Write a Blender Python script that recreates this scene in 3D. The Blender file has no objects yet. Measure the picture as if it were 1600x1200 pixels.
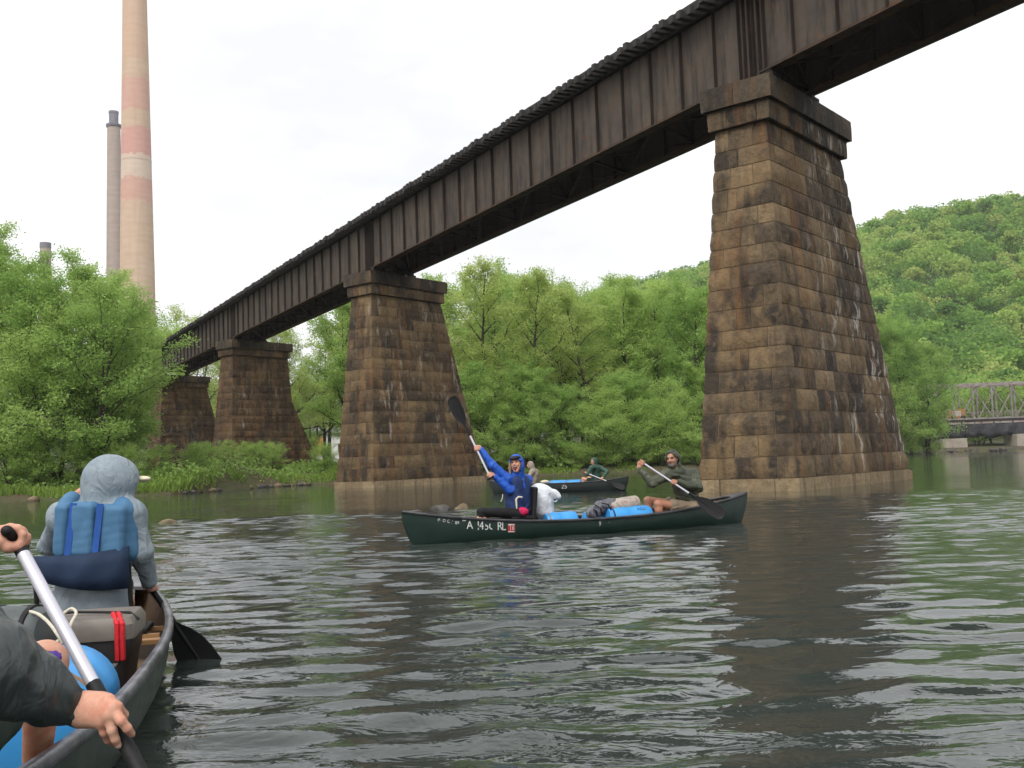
import bpy, bmesh, math, random
import numpy as np
from mathutils import Vector, Matrix, Quaternion

# ------------------------------------------------------------------ camera
SC = bpy.context.scene
COL = SC.collection
F_PX, PITCH, ROLL, CAM_H = 1610.0, math.radians(4.386), math.radians(2.142), 1.05
cam_d = bpy.data.cameras.new('camera')
cam_d.sensor_width = 36.0
cam_d.lens = 36.0 * F_PX / 1600.0
cam_d.clip_start = 0.05
cam_d.clip_end = 6000.0
cam = bpy.data.objects.new('camera', cam_d)
COL.objects.link(cam)
_r0 = Vector((1, 0, 0)); _u0 = Vector((0, -math.sin(PITCH), math.cos(PITCH)))
_f = Vector((0, math.cos(PITCH), math.sin(PITCH)))
_R = math.cos(ROLL) * _r0 - math.sin(ROLL) * _u0
_U = math.sin(ROLL) * _r0 + math.cos(ROLL) * _u0
_m = Matrix.Identity(4)
for i in range(3):
    _m[i][0], _m[i][1], _m[i][2] = _R[i], _U[i], -_f[i]
_m[2][3] = CAM_H
cam.matrix_world = _m
SC.camera = cam
# ------------------------------------------------------------------ sky, sun, exposure
SUN_EL, SUN_AZ = math.radians(52), math.radians(200)      # soft sun behind cloud, behind the camera
w = bpy.data.worlds.new('World'); SC.world = w; w.use_nodes = True
nt = w.node_tree; nt.nodes.clear()
def wn(t, **k):
    n = nt.nodes.new(t)
    for a, b in k.items(): setattr(n, a, b)
    return n
wo = wn('ShaderNodeOutputWorld'); bg = wn('ShaderNodeBackground')
sky = wn('ShaderNodeTexSky', sky_type='NISHITA', sun_disc=False, sun_elevation=SUN_EL, sun_rotation=SUN_AZ)
sky.air_density = 1.0; sky.dust_density = 4.0; sky.ozone_density = 1.0
tc = wn('ShaderNodeTexCoord'); mp = wn('ShaderNodeMapping'); mp.inputs['Scale'].default_value = (1.6, 1.6, 4.0)
mp.inputs['Location'].default_value = (0.35, 0.1, 0.2)
nz = wn('ShaderNodeTexNoise'); nz.inputs['Scale'].default_value = 1.7; nz.inputs['Detail'].default_value = 5.0; nz.inputs['Roughness'].default_value = 0.55
rp = wn('ShaderNodeValToRGB')
rp.color_ramp.elements[0].position = 0.34; rp.color_ramp.elements[0].color = (5.6, 5.65, 5.75, 1)
rp.color_ramp.elements[1].position = 0.64; rp.color_ramp.elements[1].color = (7.8, 7.8, 7.8, 1)
mx = wn('ShaderNodeMixRGB'); mx.inputs[0].default_value = 0.94        # unbroken cloud over the clear sky
nt.links.new(tc.outputs['Generated'], mp.inputs['Vector']); nt.links.new(mp.outputs[0], nz.inputs['Vector'])
nt.links.new(nz.outputs['Fac'], rp.inputs[0]); nt.links.new(sky.outputs[0], mx.inputs[1]); nt.links.new(rp.outputs[0], mx.inputs[2])
nt.links.new(mx.outputs[0], bg.inputs['Color']); bg.inputs['Strength'].default_value = 0.1
nt.links.new(bg.outputs[0], wo.inputs['Surface'])
sl = bpy.data.lights.new('sun', 'SUN'); sl.energy = 1.5; sl.angle = math.radians(35); sl.color = (1.0, 0.97, 0.92)
sun = bpy.data.objects.new('sun', sl); COL.objects.link(sun)
_sd = Vector((math.sin(SUN_AZ) * math.cos(SUN_EL), math.cos(SUN_AZ) * math.cos(SUN_EL), math.sin(SUN_EL)))
sun.rotation_euler = (-_sd).to_track_quat('-Z', 'Y').to_euler()
sun.location = (0, 0, 60)
vs = SC.view_settings
SC.display_settings.display_device = 'sRGB'
vs.view_transform = 'Standard'; vs.look = 'None'; vs.exposure = 0.88; vs.gamma = 1.0; vs.use_curve_mapping = False
SC.cycles.max_bounces = 6; SC.cycles.diffuse_bounces = 3; SC.cycles.transparent_max_bounces = 8
SC.cycles.use_denoising = True; SC.cycles.use_adaptive_sampling = True; SC.cycles.adaptive_threshold = 0.025

# ------------------------------------------------------------------ helpers
rng = np.random.default_rng(7)
def ray(px, py):
    X, Y = px - 800.0, py - 600.0
    cr, sr = math.cos(ROLL), math.sin(ROLL)
    a = X * cr - Y * sr; b = X * sr + Y * cr
    u = -b / F_PX; c, s = math.cos(PITCH), math.sin(PITCH)
    return Vector((a / F_PX, c - u * s, s + u * c))
def at(px, py, Y):                      # the point seen at a photo pixel, Y metres ahead
    r = ray(px, py); q = r * (Y / r.y); q.z += CAM_H
    return q
def gz(px, py, z=0.0):                  # the point seen at a photo pixel on the level z
    r = ray(px, py); t = (z - CAM_H) / r.z
    return Vector((r.x * t, r.y * t, z))
def tag(o, label=None, cat=None, group=None, kind=None):
    if label: o['label'] = label
    if cat: o['category'] = cat
    if group: o['group'] = group
    if kind: o['kind'] = kind
    return o
def empty(name, loc=(0, 0, 0), rz=0.0, label=None, cat=None, group=None):
    o = bpy.data.objects.new(name, None); COL.objects.link(o)
    o.location = loc; o.rotation_euler = (0, 0, rz); o.empty_display_size = 0.2
    return tag(o, label, cat, group)
def link(name, me, mat=None, parent=None, smooth=False):
    if mat is not None:
        me.materials.clear()
        for m in (mat if isinstance(mat, (list, tuple)) else [mat]): me.materials.append(m)
    if smooth:
        me.polygons.foreach_set('use_smooth', [True] * len(me.polygons))
    o = bpy.data.objects.new(name, me); COL.objects.link(o)
    if parent is not None: o.parent = parent
    return o
def mesh(name, verts, faces):
    me = bpy.data.meshes.new(name)
    me.from_pydata([tuple(map(float, v)) for v in verts], [], faces)
    me.update()
    return me
def npmesh(name, V, Q):
    """fast mesh from numpy verts (n,3) and same-sized faces (m,k)"""
    me = bpy.data.meshes.new(name)
    n, m, k = len(V), len(Q), Q.shape[1]
    me.vertices.add(n); me.vertices.foreach_set('co', np.ascontiguousarray(V, np.float32).ravel())
    me.loops.add(m * k); me.loops.foreach_set('vertex_index', np.ascontiguousarray(Q, np.int32).ravel())
    me.polygons.add(m); me.polygons.foreach_set('loop_start', np.arange(0, m * k, k, dtype=np.int32))
    try: me.polygons.foreach_set('loop_total', np.full(m, k, np.int32))
    except Exception: pass
    me.update(calc_edges=True)
    return me
class MB:
    """collects boxes, bars and tubes for one mesh"""
    def __init__(s): s.v = []; s.f = []
    def add(s, V, Fs):
        b = len(s.v); s.v += [tuple(map(float, v)) for v in V]; s.f += [tuple(i + b for i in f) for f in Fs]; return s
    def box(s, lo, hi, M=None):
        (x0, y0, z0), (x1, y1, z1) = lo, hi
        V = [Vector(p) for p in ((x0,y0,z0),(x1,y0,z0),(x1,y1,z0),(x0,y1,z0),(x0,y0,z1),(x1,y0,z1),(x1,y1,z1),(x0,y1,z1))]
        if M is not None: V = [M @ v for v in V]
        return s.add(V, [(0,3,2,1),(4,5,6,7),(0,1,5,4),(1,2,6,5),(2,3,7,6),(3,0,4,7)])
    def bar(s, a, b, w, h=None, up=(0, 0, 1)):
        a, b = Vector(a), Vector(b); d = (b - a).normalized(); up = Vector(up)
        x = d.cross(up)
        if x.length < 1e-4: x = d.cross(Vector((1, 0, 0)))
        x.normalize(); y = x.cross(d); h = h or w
        V = [p + x * sx * w / 2 + y * sy * h / 2 for p in (a, b) for sx, sy in ((-1,-1),(1,-1),(1,1),(-1,1))]
        return s.add(V, [(0,1,2,3),(7,6,5,4),(0,4,5,1),(1,5,6,2),(2,6,7,3),(3,7,4,0)])
    def tube(s, pts, rad, n=8, cap=True):
        pts = [Vector(p) for p in pts]; rad = rad if isinstance(rad, (list, tuple)) else [rad] * len(pts)
        b = len(s.v); ref = None
        for i, p in enumerate(pts):
            d = (pts[min(i + 1, len(pts) - 1)] - pts[max(i - 1, 0)]).normalized()
            if ref is None:
                ref = d.cross(Vector((0, 0, 1)))
                if ref.length < 1e-3: ref = d.cross(Vector((1, 0, 0)))
            ref = (ref - d * ref.dot(d)).normalized(); q = d.cross(ref)
            for k in range(n):
                t = 2 * math.pi * k / n
                s.v.append(tuple(p + (ref * math.cos(t) + q * math.sin(t)) * rad[i]))
        for i in range(len(pts) - 1):
            for k in range(n):
                s.f.append((b + i*n + k, b + i*n + (k+1) % n, b + (i+1)*n + (k+1) % n, b + (i+1)*n + k))
        if cap:
            s.f.append(tuple(b + k for k in range(n))[::-1]); s.f.append(tuple(b + (len(pts)-1)*n + k for k in range(n)))
        return s
    def lathe(s, prof, n=24, M=None):
        b = len(s.v)
        for (r, z) in prof:
            for k in range(n):
                t = 2 * math.pi * k / n; v = Vector((r * math.cos(t), r * math.sin(t), z))
                s.v.append(tuple(M @ v if M is not None else v))
        for i in range(len(prof) - 1):
            for k in range(n):
                s.f.append((b + i*n + k, b + i*n + (k+1) % n, b + (i+1)*n + (k+1) % n, b + (i+1)*n + k))
        s.f.append(tuple(b + k for k in range(n))[::-1]); s.f.append(tuple(b + (len(prof)-1)*n + k for k in range(n)))
        return s
    def build(s, name, mat, parent=None, smooth=False, bevel=0.0, seg=2):
        me = mesh(name, s.v, s.f)
        if bevel:
            bm = bmesh.new(); bm.from_mesh(me)
            ed = [e for e in bm.edges if len(e.link_faces) == 2 and e.calc_face_angle(0) > 0.5]
            bmesh.ops.bevel(bm, geom=ed, offset=bevel, segments=seg, affect='EDGES', profile=0.6)
            bm.to_mesh(me); bm.free()
        if smooth:
            me.polygons.foreach_set('use_smooth', [True] * len(me.polygons))
            try: me.set_sharp_from_angle(angle=math.radians(40))
            except Exception: pass
        return link(name, me, mat, parent)

# ------------------------------------------------------------------ materials
class NT:
    def __init__(s, name):
        s.m = bpy.data.materials.new(name); s.m.use_nodes = True; s.t = s.m.node_tree
        s.p = s.t.nodes['Principled BSDF']; s.out = s.t.nodes['Material Output']
    def n(s, t, **k):
        q = s.t.nodes.new(t)
        for a, b in k.items(): setattr(q, a, b)
        return q
    def l(s, a, b): s.t.links.new(a, b)
    def pos(s): return s.n('ShaderNodeNewGeometry').outputs['Position']
    def obj(s): return s.n('ShaderNodeTexCoord').outputs['Object']
    def map(s, src, scale=(1, 1, 1), loc=(0, 0, 0), rot=(0, 0, 0)):
        q = s.n('ShaderNodeMapping'); q.inputs['Scale'].default_value = scale; q.inputs['Location'].default_value = loc; q.inputs['Rotation'].default_value = rot
        s.l(src, q.inputs['Vector']); return q.outputs[0]
    def noise(s, vec, scale, detail=3.0, rough=0.55, dist=0.0):
        q = s.n('ShaderNodeTexNoise'); q.inputs['Scale'].default_value = scale; q.inputs['Detail'].default_value = detail
        q.inputs['Roughness'].default_value = rough; q.inputs['Distortion'].default_value = dist
        if vec is not None: s.l(vec, q.inputs['Vector'])
        return q.outputs['Fac']
    def ramp(s, fac, stops, interp='LINEAR'):
        q = s.n('ShaderNodeValToRGB'); cr = q.color_ramp; cr.interpolation = interp
        while len(cr.elements) < len(stops): cr.elements.new(0.5)
        for e, (p, c) in zip(cr.elements, stops):
            e.position = p; e.color = (c, c, c, 1) if isinstance(c, (int, float)) else (*c, 1)
        s.l(fac, q.inputs[0]); return q.outputs[0]
    def mix(s, fac, a, b, mode='MIX'):
        q = s.n('ShaderNodeMixRGB', blend_type=mode)
        for i, v in ((0, fac), (1, a), (2, b)):
            if isinstance(v, (int, float)): q.inputs[i].default_value = v if i == 0 else (v, v, v, 1)
            elif isinstance(v, tuple): q.inputs[i].default_value = (*v, 1)
            else: s.l(v, q.inputs[i])
        return q.outputs[0]
    def math(s, op, a, b=0.0):
        q = s.n('ShaderNodeMath', operation=op)
        for i, v in ((0, a), (1, b)):
            if isinstance(v, (int, float)): q.inputs[i].default_value = v
            else: s.l(v, q.inputs[i])
        return q.outputs[0]
    def bump(s, h, strength=0.3, dist=0.02, prev=None):
        q = s.n('ShaderNodeBump'); q.inputs['Strength'].default_value = strength; q.inputs['Distance'].default_value = dist
        s.l(h, q.inputs['Height'])
        if prev is not None: s.l(prev, q.inputs['Normal'])
        return q.outputs[0]
    def set(s, col=None, rough=None, metal=None, spec=None, normal=None):
        for k, v in (('Base Color', col), ('Roughness', rough), ('Metallic', metal), ('Specular IOR Level', spec), ('Normal', normal)):
            if v is None: continue
            if isinstance(v, (int, float)): s.p.inputs[k].default_value = v
            elif isinstance(v, tuple): s.p.inputs[k].default_value = (*v, 1)
            else: s.l(v, s.p.inputs[k])
        return s.m
def simple(name, c1, c2=None, scale=6.0, rough=0.6, bump=0.0, bscale=40.0, bdist=0.01, metal=0.0, world=False, stretch=(1, 1, 1), spec=0.5):
    t = NT(name); v = t.map(t.pos() if world else t.obj(), stretch)
    c2 = c2 or tuple(x * 0.7 for x in c1)
    f = t.ramp(t.noise(v, scale, 5.0), [(0.35, 0.0), (0.65, 1.0)])
    nrm = t.bump(t.noise(v, bscale, 4.0), bump, bdist) if bump else None
    return t.set(t.mix(f, c1, c2), rough, metal, spec, nrm)
# ================================================================== the setting
YB_X = [-900, -300, -110, -60, -30, -23.8, -18.9, -18.0, -15.5, -13.5, 4.5, 13.3, 22, 36, 57.7, 74, 90, 160, 320, 900]
YB_Y = [70, 62, 50, 50, 55.5, 54.6, 57.4, 69, 74.5, 75, 77, 77.2, 88, 115, 157, 178, 183, 196, 220, 260]
def y_bank(x): return np.interp(x, YB_X, YB_Y)
def vnoise(x, y, s, seed=0):
    """smooth value noise on numpy arrays"""
    r = np.random.default_rng(seed); T = r.random((64, 64))
    x, y = np.asarray(x, float) / s, np.asarray(y, float) / s
    i, j = np.floor(x).astype(int), np.floor(y).astype(int); fx, fy = x - i, y - j
    fx, fy = fx*fx*(3-2*fx), fy*fy*(3-2*fy)
    g = lambda a, b: T[a % 64, b % 64]
    return (g(i,j)*(1-fx)+g(i+1,j)*fx)*(1-fy) + (g(i,j+1)*(1-fx)+g(i+1,j+1)*fx)*fy
def ground_h(x, y):
    x, y = np.asarray(x, float), np.asarray(y, float)
    d = y - y_bank(x)
    land = 0.06 + 1.25 * (1 - np.exp(-np.maximum(d, 0) / 5.0)) + 0.004 * np.clip(d, 0, 500) + (vnoise(x, y, 2.5, 3) - 0.5) * 0.35 * np.clip(d / 2.0, 0, 1)
    bed = -0.05 - np.clip(-d * 0.10, 0, 1.6)
    h = np.where(d > 0, land, bed)
    dn = -46 - y                      # the near bank, behind the camera
    return np.where(dn > 0, 0.1 + 1.4 * (1 - np.exp(-np.maximum(dn, 0) / 6)) + 0.004 * np.clip(dn, 0, 400), h)
def grid_axis(breaks):
    out = []
    for a, b, st in breaks: out += list(np.arange(a, b, st))
    return np.array(out + [breaks[-1][1]])
gx = grid_axis([(-2500, -200, 115), (-200, -48, 8), (-48, 30, 0.8), (30, 120, 4), (120, 400, 20), (400, 2500, 150)])
gy = grid_axis([(-2500, -60, 110), (-60, 44, 4), (44, 100, 0.8), (100, 240, 5), (240, 3000, 120)])
GX, GY = np.meshgrid(gx, gy, indexing='ij')
V = np.stack([GX, GY, ground_h(GX, GY)], -1).reshape(-1, 3)
ni, nj = len(gx), len(gy)
I, J = np.meshgrid(np.arange(ni - 1), np.arange(nj - 1), indexing='ij'); b0 = (I * nj + J).ravel()
Q = np.stack([b0, b0 + nj, b0 + nj + 1, b0 + 1], 1)
t = NT('earth'); pv = t.pos()
n1 = t.noise(pv, 0.35, 5); n2 = t.noise(pv, 3.0, 5)
c = t.mix(t.ramp(n1, [(0.4, 0.0), (0.6, 1.0)]), (0.075, 0.055, 0.032), (0.045, 0.065, 0.018))
c = t.mix(t.ramp(n2, [(0.4, 0.0), (0.7, 0.6)]), c, (0.12, 0.10, 0.07))
M_earth = t.set(c, 0.95, 0, 0.2, t.bump(t.noise(pv, 9, 5), 0.6, 0.08))
tag(link('ground', npmesh('ground', V, Q), M_earth, None, True), kind='structure')

# ------------------------------------------------------------------ river
t = NT('river_water'); pv = t.pos()
mid = t.noise(t.map(pv, (0.75, 1.1, 1.0), rot=(0, 0, math.radians(8))), 3.2, 3.0, 0.55, 1.0)
fine = t.noise(t.map(pv, (0.8, 1.0, 1.0)), 11.0, 3.0, 0.6, 0.6)
chop = t.ramp(t.noise(t.map(pv, (0.6, 1.0, 1.0), loc=(3, 1, 0)), 0.22, 3.0), [(0.35, 0.3), (0.65, 1.0)])
hgt = t.math('ADD', t.math('MULTIPLY', t.math('MULTIPLY', mid, chop), 0.055), t.math('MULTIPLY', t.math('MULTIPLY', fine, chop), 0.012))
nb = t.n('ShaderNodeBump'); nb.inputs['Strength'].default_value = 1.0; nb.inputs['Distance'].default_value = 0.35
t.l(hgt, nb.inputs['Height'])
M_water = t.set((0.028, 0.036, 0.032), 0.03, 0, 0.5, nb.outputs[0])
t.p.inputs['IOR'].default_value = 1.333
def grow(a, b, s0, s1):
    out = [a]; s = s0
    while out[-1] + s < b: out.append(out[-1] + s); s = min(s * 1.035, s1)
    return out
wx = np.array([-900, -500, -250, -150] + [-x for x in grow(13, 120, 0.1, 8)][::-1] + list(np.arange(-12.92, 17, 0.075)) + grow(17, 150, 0.1, 8) + [200, 300, 500, 900])
wy = np.array([-60, -40, -25, -15, -8, -4, -2] + list(np.arange(-1, 1.8, 0.1)) + list(np.arange(1.8, 24, 0.040)) + grow(24, 110, 0.045, 1.6) + [115, 125, 140, 160, 185, 220, 260, 300])
GX, GY = np.meshgrid(wx, wy, indexing='ij')
sx_ = np.gradient(wx)[:, None]; sy_ = np.gradient(wy)[None, :]
r_ = np.random.default_rng(42); Z = np.zeros_like(GX)
mod = 0.45 + 1.1 * vnoise(GX, GY * 1.6, 3.6, 61) * (0.5 + vnoise(GX, GY, 9.0, 62))
for i_ in range(90):
    lam = 0.105 * (0.72 / 0.105) ** (r_.random() ** 1.0); th_ = math.radians(90 + r_.normal(0, 38) + 8); k_ = 2 * math.pi / lam
    slope = 0.043 * min(1.0, (0.25 / lam) ** 1.1); amp = slope / k_
    kx, ky = k_ * math.cos(th_), k_ * math.sin(th_)
    ok = np.clip(2.2 - 4.4 * (np.abs(kx) * sx_ + np.abs(ky) * sy_) / 3.14159, 0, 1)      # drop waves the grid cannot carry
    Z += amp * ok * np.sin(kx * GX + ky * GY + r_.uniform(0, 6.28) + 0.5 * np.sin(0.21 * GX + 0.13 * GY + i_)) * (mod if lam < 1.6 else 1.0)
V = np.stack([GX, GY, Z], -1).reshape(-1, 3); ni, nj = len(wx), len(wy)
I, J = np.meshgrid(np.arange(ni - 1), np.arange(nj - 1), indexing='ij'); b0 = (I * nj + J).ravel()
tag(link('river', npmesh('river', V, np.stack([b0, b0 + nj, b0 + nj + 1, b0 + 1], 1)), M_water, None, True), kind='structure')

# ------------------------------------------------------------------ masonry materials
TH, BR = math.radians(140.882), math.radians(119.141)
PU = Vector((math.cos(TH), math.sin(TH), 0)); PV = Vector((math.sin(TH), -math.cos(TH), 0))
def stone_mat(name, tones, rust=0.65, white=0.85, wside=None):
    t = NT(name); pv = t.pos()
    rnd = t.n('ShaderNodeObjectInfo').outputs['Random']
    base = t.ramp(rnd, [(0.0, tones[0]), (0.35, tones[1]), (0.7, tones[2]), (1.0, tones[3])])
    patch = t.noise(pv, 0.9, 5.0, 0.6)
    base = t.mix(t.ramp(patch, [(0.48, 0.0), (0.70, 0.7)]), base, tones[0])
    mott = t.noise(pv, 6.0, 6.0, 0.65)
    base = t.mix(t.ramp(mott, [(0.3, 0.55), (0.55, 0.0)]), base, tuple(x * 0.35 for x in tones[0]))
    base = t.mix(t.ramp(t.noise(pv, 3.1, 4.0), [(0.55, 0.0), (0.75, 0.6)]), base, tones[3])
    st = t.noise(t.map(pv, (1.3, 1.3, 0.12)), 1.5, 4.0, 0.6)
    base = t.mix(t.ramp(st, [(0.52, 0.0), (0.66, rust)]), base, (0.18, 0.085, 0.032))
    gold = t.noise(t.map(pv, (0.8, 0.8, 0.35), loc=(1, 6, 3)), 1.1, 5.0, 0.65)
    base = t.mix(t.ramp(gold, [(0.50, 0.0), (0.64, rust)]), base, (0.24, 0.16, 0.078))
    dk = t.noise(t.map(pv, (1.0, 1.0, 0.10), loc=(7, 3, 1)), 1.9, 4.0, 0.6)
    base = t.mix(t.ramp(dk, [(0.55, 0.0), (0.72, 0.75)]), base, (0.022, 0.018, 0.014))
    ws = t.noise(t.map(pv, (2.1, 2.1, 0.5), loc=(2, 9, 4)), 1.6, 5.0, 0.65)
    wl = t.ramp(t.noise(t.map(pv, (1, 1, 0.5), loc=(5, 1, 2)), 0.42, 3.0), [(0.50, 0.0), (0.58, 1.0)])
    wf = t.math('MULTIPLY', t.ramp(ws, [(0.565, 0.0), (0.66, white)]), wl)
    if wside is not None:                       # the drip stains keep to one side of this pier
        dv = t.n('ShaderNodeVectorMath', operation='DOT_PRODUCT'); t.l(pv, dv.inputs[0]); dv.inputs[1].default_value = wside[0]
        wf = t.math('MULTIPLY', t.ramp(ws, [(0.55, 0.0), (0.64, white)]), t.math('MULTIPLY', t.ramp(t.math('MULTIPLY', t.math('SUBTRACT', dv.outputs['Value'], wside[1]), 0.125), [(0.0, 0.0), (0.5, 1.0)]), t.ramp(t.noise(t.map(pv, (1, 1, 0.7), loc=(8, 4, 6)), 0.55, 3.0), [(0.42, 0.0), (0.52, 1.0)])))
    base = t.mix(wf, base, (0.50, 0.46, 0.40))
    h1 = t.noise(pv, 5.0, 6.0, 0.65); h2 = t.noise(pv, 28.0, 4.0, 0.6)
    nr = t.bump(h2, 0.6, 0.015, t.bump(h1, 0.9, 0.07))
    return t.set(base, 0.85, 0, 0.3, nr)
M_stone = stone_mat('sandstone', [(0.030, 0.024, 0.019), (0.072, 0.054, 0.038), (0.125, 0.09, 0.055), (0.225, 0.158, 0.088)], wside=(tuple(PV), PV.x * 7.706 + PV.y * 28.812 + 1.2))
M_stone_far = stone_mat('damp_sandstone', [(0.038, 0.026, 0.018), (0.07, 0.045, 0.028), (0.095, 0.058, 0.032), (0.13, 0.078, 0.04)], 0.55, 0.35)
M_stone2 = stone_mat('river_sandstone', [(0.034, 0.026, 0.018), (0.075, 0.054, 0.034), (0.115, 0.08, 0.044), (0.18, 0.122, 0.06)], 0.6, 0.4)
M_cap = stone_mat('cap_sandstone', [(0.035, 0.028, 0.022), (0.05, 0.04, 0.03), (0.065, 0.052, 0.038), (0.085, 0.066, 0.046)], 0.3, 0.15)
M_plinth = stone_mat('washed_sandstone', [(0.20, 0.15, 0.09), (0.25, 0.19, 0.11), (0.29, 0.22, 0.13), (0.34, 0.26, 0.155)], 0.2, 0.2)
M_mortar = simple('lime_mortar', (0.27, 0.20, 0.12), (0.16, 0.115, 0.07), 2.0, 0.95, 0.4, 20, 0.02, world=True)

# ------------------------------------------------------------------ piers
BD = Vector((math.cos(BR), math.sin(BR), 0)); BN = Vector((BD.y, -BD.x, 0))
C1 = Vector((7.706, 28.812, 0)); SPAN = 31.35; CAP_Z = 11.96; PA, PB = 2.24, 6.172
def pier(C, label, mat, seed, kink=None, coarse=False, base_z=-0.6):
    """rock-faced ashlar pier: PU across (short), PV along (long); each course a ring of stones round a mortar core"""
    rs = random.Random(seed)
    ctr = C + PU * (PA / 2) + PV * (PB / 2)
    root = empty('stone_pier', (ctr.x, ctr.y, 0), 0, label, 'bridge pier', 'sandstone piers carrying the railway girders')
    ZT, ZB = CAP_Z - 0.68 - 0.58, 0.36          # shaft top, shaft bottom
    def rect(z):                                # half extents as (u0,u1,v0,v1) at height z, pier axes
        q = (ZT - z) / (ZT - ZB)
        eu = -0.32 + (0.36 + 0.32) * q
        en = -0.30 + (0.52 + 0.30) * q
        ef = -0.30 + (2.30 + 0.30) * q
        if kink and q > 0: ef = -0.30 + (0.15 * min(q, kink) / kink) + max(0.0, q - kink) / (1 - kink) * (kinkf)
        return (-PA/2 - eu, PA/2 + eu, -PB/2 - en, PB/2 + ef)
    kinkf = 3.1
    def pt(r, s):                               # point on the ring, s in [0,4): sides -v, +u, +v, -u
        u0, u1, v0, v1 = r; k = int(s) % 4; f = s - int(s)
        if k == 0: return (u0 + (u1 - u0) * f, v0), (0, -1)
        if k == 1: return (u1, v0 + (v1 - v0) * f), (1, 0)
        if k == 2: return (u1 + (u0 - u1) * f, v1), (0, 1)
        return (u0, v1 + (v0 - v1) * f), (-1, 0)
    def W(u, v, z): return PU * u + PV * v + Vector((0, 0, z))
    def ring_stone(s0, s1, z0, z1, rectf, nm, m, rough, gap=0.012, rows=3):
        r0 = rectf((z0 + z1) / 2); lens = [r0[1]-r0[0], r0[3]-r0[2], r0[1]-r0[0], r0[3]-r0[2]]
        k0 = int(s0 + 1e-6); g0 = gap / lens[int(s0) % 4]; g1 = gap / lens[int(s1 - 1e-6) % 4]
        a, b = s0 + g0, s1 - g1
        L = 0; ss = [a]
        corner = [c for c in range(int(math.floor(a)) + 1, int(math.ceil(b))) if a < c < b]
        segs = [a] + corner + [b]
        cols = []
        for i in range(len(segs) - 1):
            ln = (segs[i+1] - segs[i]) * lens[int(segs[i] + 1e-6) % 4]; n = max(1, min(4, round(ln / 0.35)))
            cols += [segs[i] + (segs[i+1] - segs[i]) * j / n for j in range(n)]
        cols.append(b)
        nc = len(cols); V = []; Fs = []
        bulge = rs.uniform(0.35, 1.0)
        for ri in range(rows + 1):
            fz = ri / rows; z = z0 + gap + (z1 - z0 - 2 * gap) * fz; r = rectf(z)
            for ci, s in enumerate(cols):
                s_ = s % 4 if s < 4 else s - 4
                (u, v), (nu, nv) = pt(r, min(s, 7.9999) % 4)
                if s in corner:
                    _, (nu2, nv2) = pt(r, (s - 1e-4) % 4); nu, nv = (nu + nu2) * 0.8, (nv + nv2) * 0.8
                edge = (ri in (0, rows)) or (ci in (0, nc - 1))
                off = (0.004 + rs.uniform(0, 0.012)) if edge else rough * (0.25 + 0.75 * rs.random()) * bulge + 0.02
                if s in corner: off *= 0.45
                zz = z + (0 if edge else rs.uniform(-0.02, 0.02))
                V.append(W(u + nu * off, v + nv * off, zz))
        for ri in range(rows):
            for ci in range(nc - 1):
                i = ri * nc + ci; Fs.append((i, i + 1, i + nc + 1, i + nc))
        # skirt back into the joint
        loop = [c for c in range(nc)] + [ri * nc + nc - 1 for ri in range(1, rows + 1)] + [rows * nc + c for c in range(nc - 2, -1, -1)] + [ri * nc for ri in range(rows - 1, 0, -1)]
        b_ = len(V)
        for i in loop:
            ri, ci = divmod(i, nc); s = cols[ci]; z = (z0 + gap + (z1 - z0 - 2*gap) * ri / rows)
            (u, v), (nu, nv) = pt(rectf(z), s % 4)
            if s in corner:
                _, (nu2, nv2) = pt(rectf(z), (s - 1e-4) % 4); nu, nv = nu + nu2, nv + nv2
            V.append(W(u - nu * 0.09, v - nv * 0.09, z))
        nl = len(loop)
        for i in range(nl):
            j = (i + 1) % nl; Fs.append((loop[j], loop[i], b_ + i, b_ + j))
        me = mesh(nm, V, Fs); me.polygons.foreach_set('use_smooth', [i < (nc - 1) * rows for i in range(len(Fs))])
        try: me.set_sharp_from_angle(angle=math.radians(48))
        except Exception: pass
        return link(nm, me, m, root)
    # core
    mb = MB(); ct = 0.016
    zs = [base_z, ZB, ZT - (ZT - ZB) * (kink or 0.5), ZT, CAP_Z - 0.1]
    rings = []
    for z in zs:
        r = rect(min(max(z, ZB), ZT)); rings.append([(r[0]+ct, r[2]+ct), (r[1]-ct, r[2]+ct), (r[1]-ct, r[3]-ct), (r[0]+ct, r[3]-ct)])
    V = [W(u, v, z) for z, rg in zip(zs, rings) for u, v in rg]
    Fs = [(i*4+k, i*4+(k+1) % 4, (i+1)*4+(k+1) % 4, (i+1)*4+k) for i in range(len(zs)-1) for k in range(4)] + [(3,2,1,0), tuple(len(V)-4+k for k in range(4))]
    link('mortar_core', mesh('mortar_core', V, Fs), M_mortar, root)
    # shaft courses
    NC = 17; hs = [rs.uniform(0.9, 1.1) for _ in range(NC)]; tot = sum(hs); z = ZB
    for ci in range(NC):
        h = (ZT - ZB) * hs[ci] / tot; r = rect(z + h / 2); Lu, Lv = r[1] - r[0], r[3] - r[2]
        odd = ci % 2
        q = 0.55 + rs.uniform(-0.06, 0.1)                       # quoin return
        cu, cv = (q * 1.9, q * 0.8) if odd else (q * 0.85, q * 2.0)
        cuts = []
        def side(k, L, c0, c1, target):
            n = max(1, round((L - c0 - c1) / target)); inner = []
            ws = [rs.uniform(0.65, 1.35) for _ in range(n)]; tw = sum(ws); x = c0
            cuts.append(k + c0 / L)
            for w_ in ws[:-1]:
                x += (L - c0 - c1) * w_ / tw; cuts.append(k + x / L)
            cuts.append(k + 1 - c1 / L)
        flip = rs.random() < 0.5
        cua, cub = (cu, min(cu, Lu - cu - 0.3) if Lu - cu > 0.5 else cu) if not flip else (min(cu, Lu * 0.5), cu)
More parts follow.
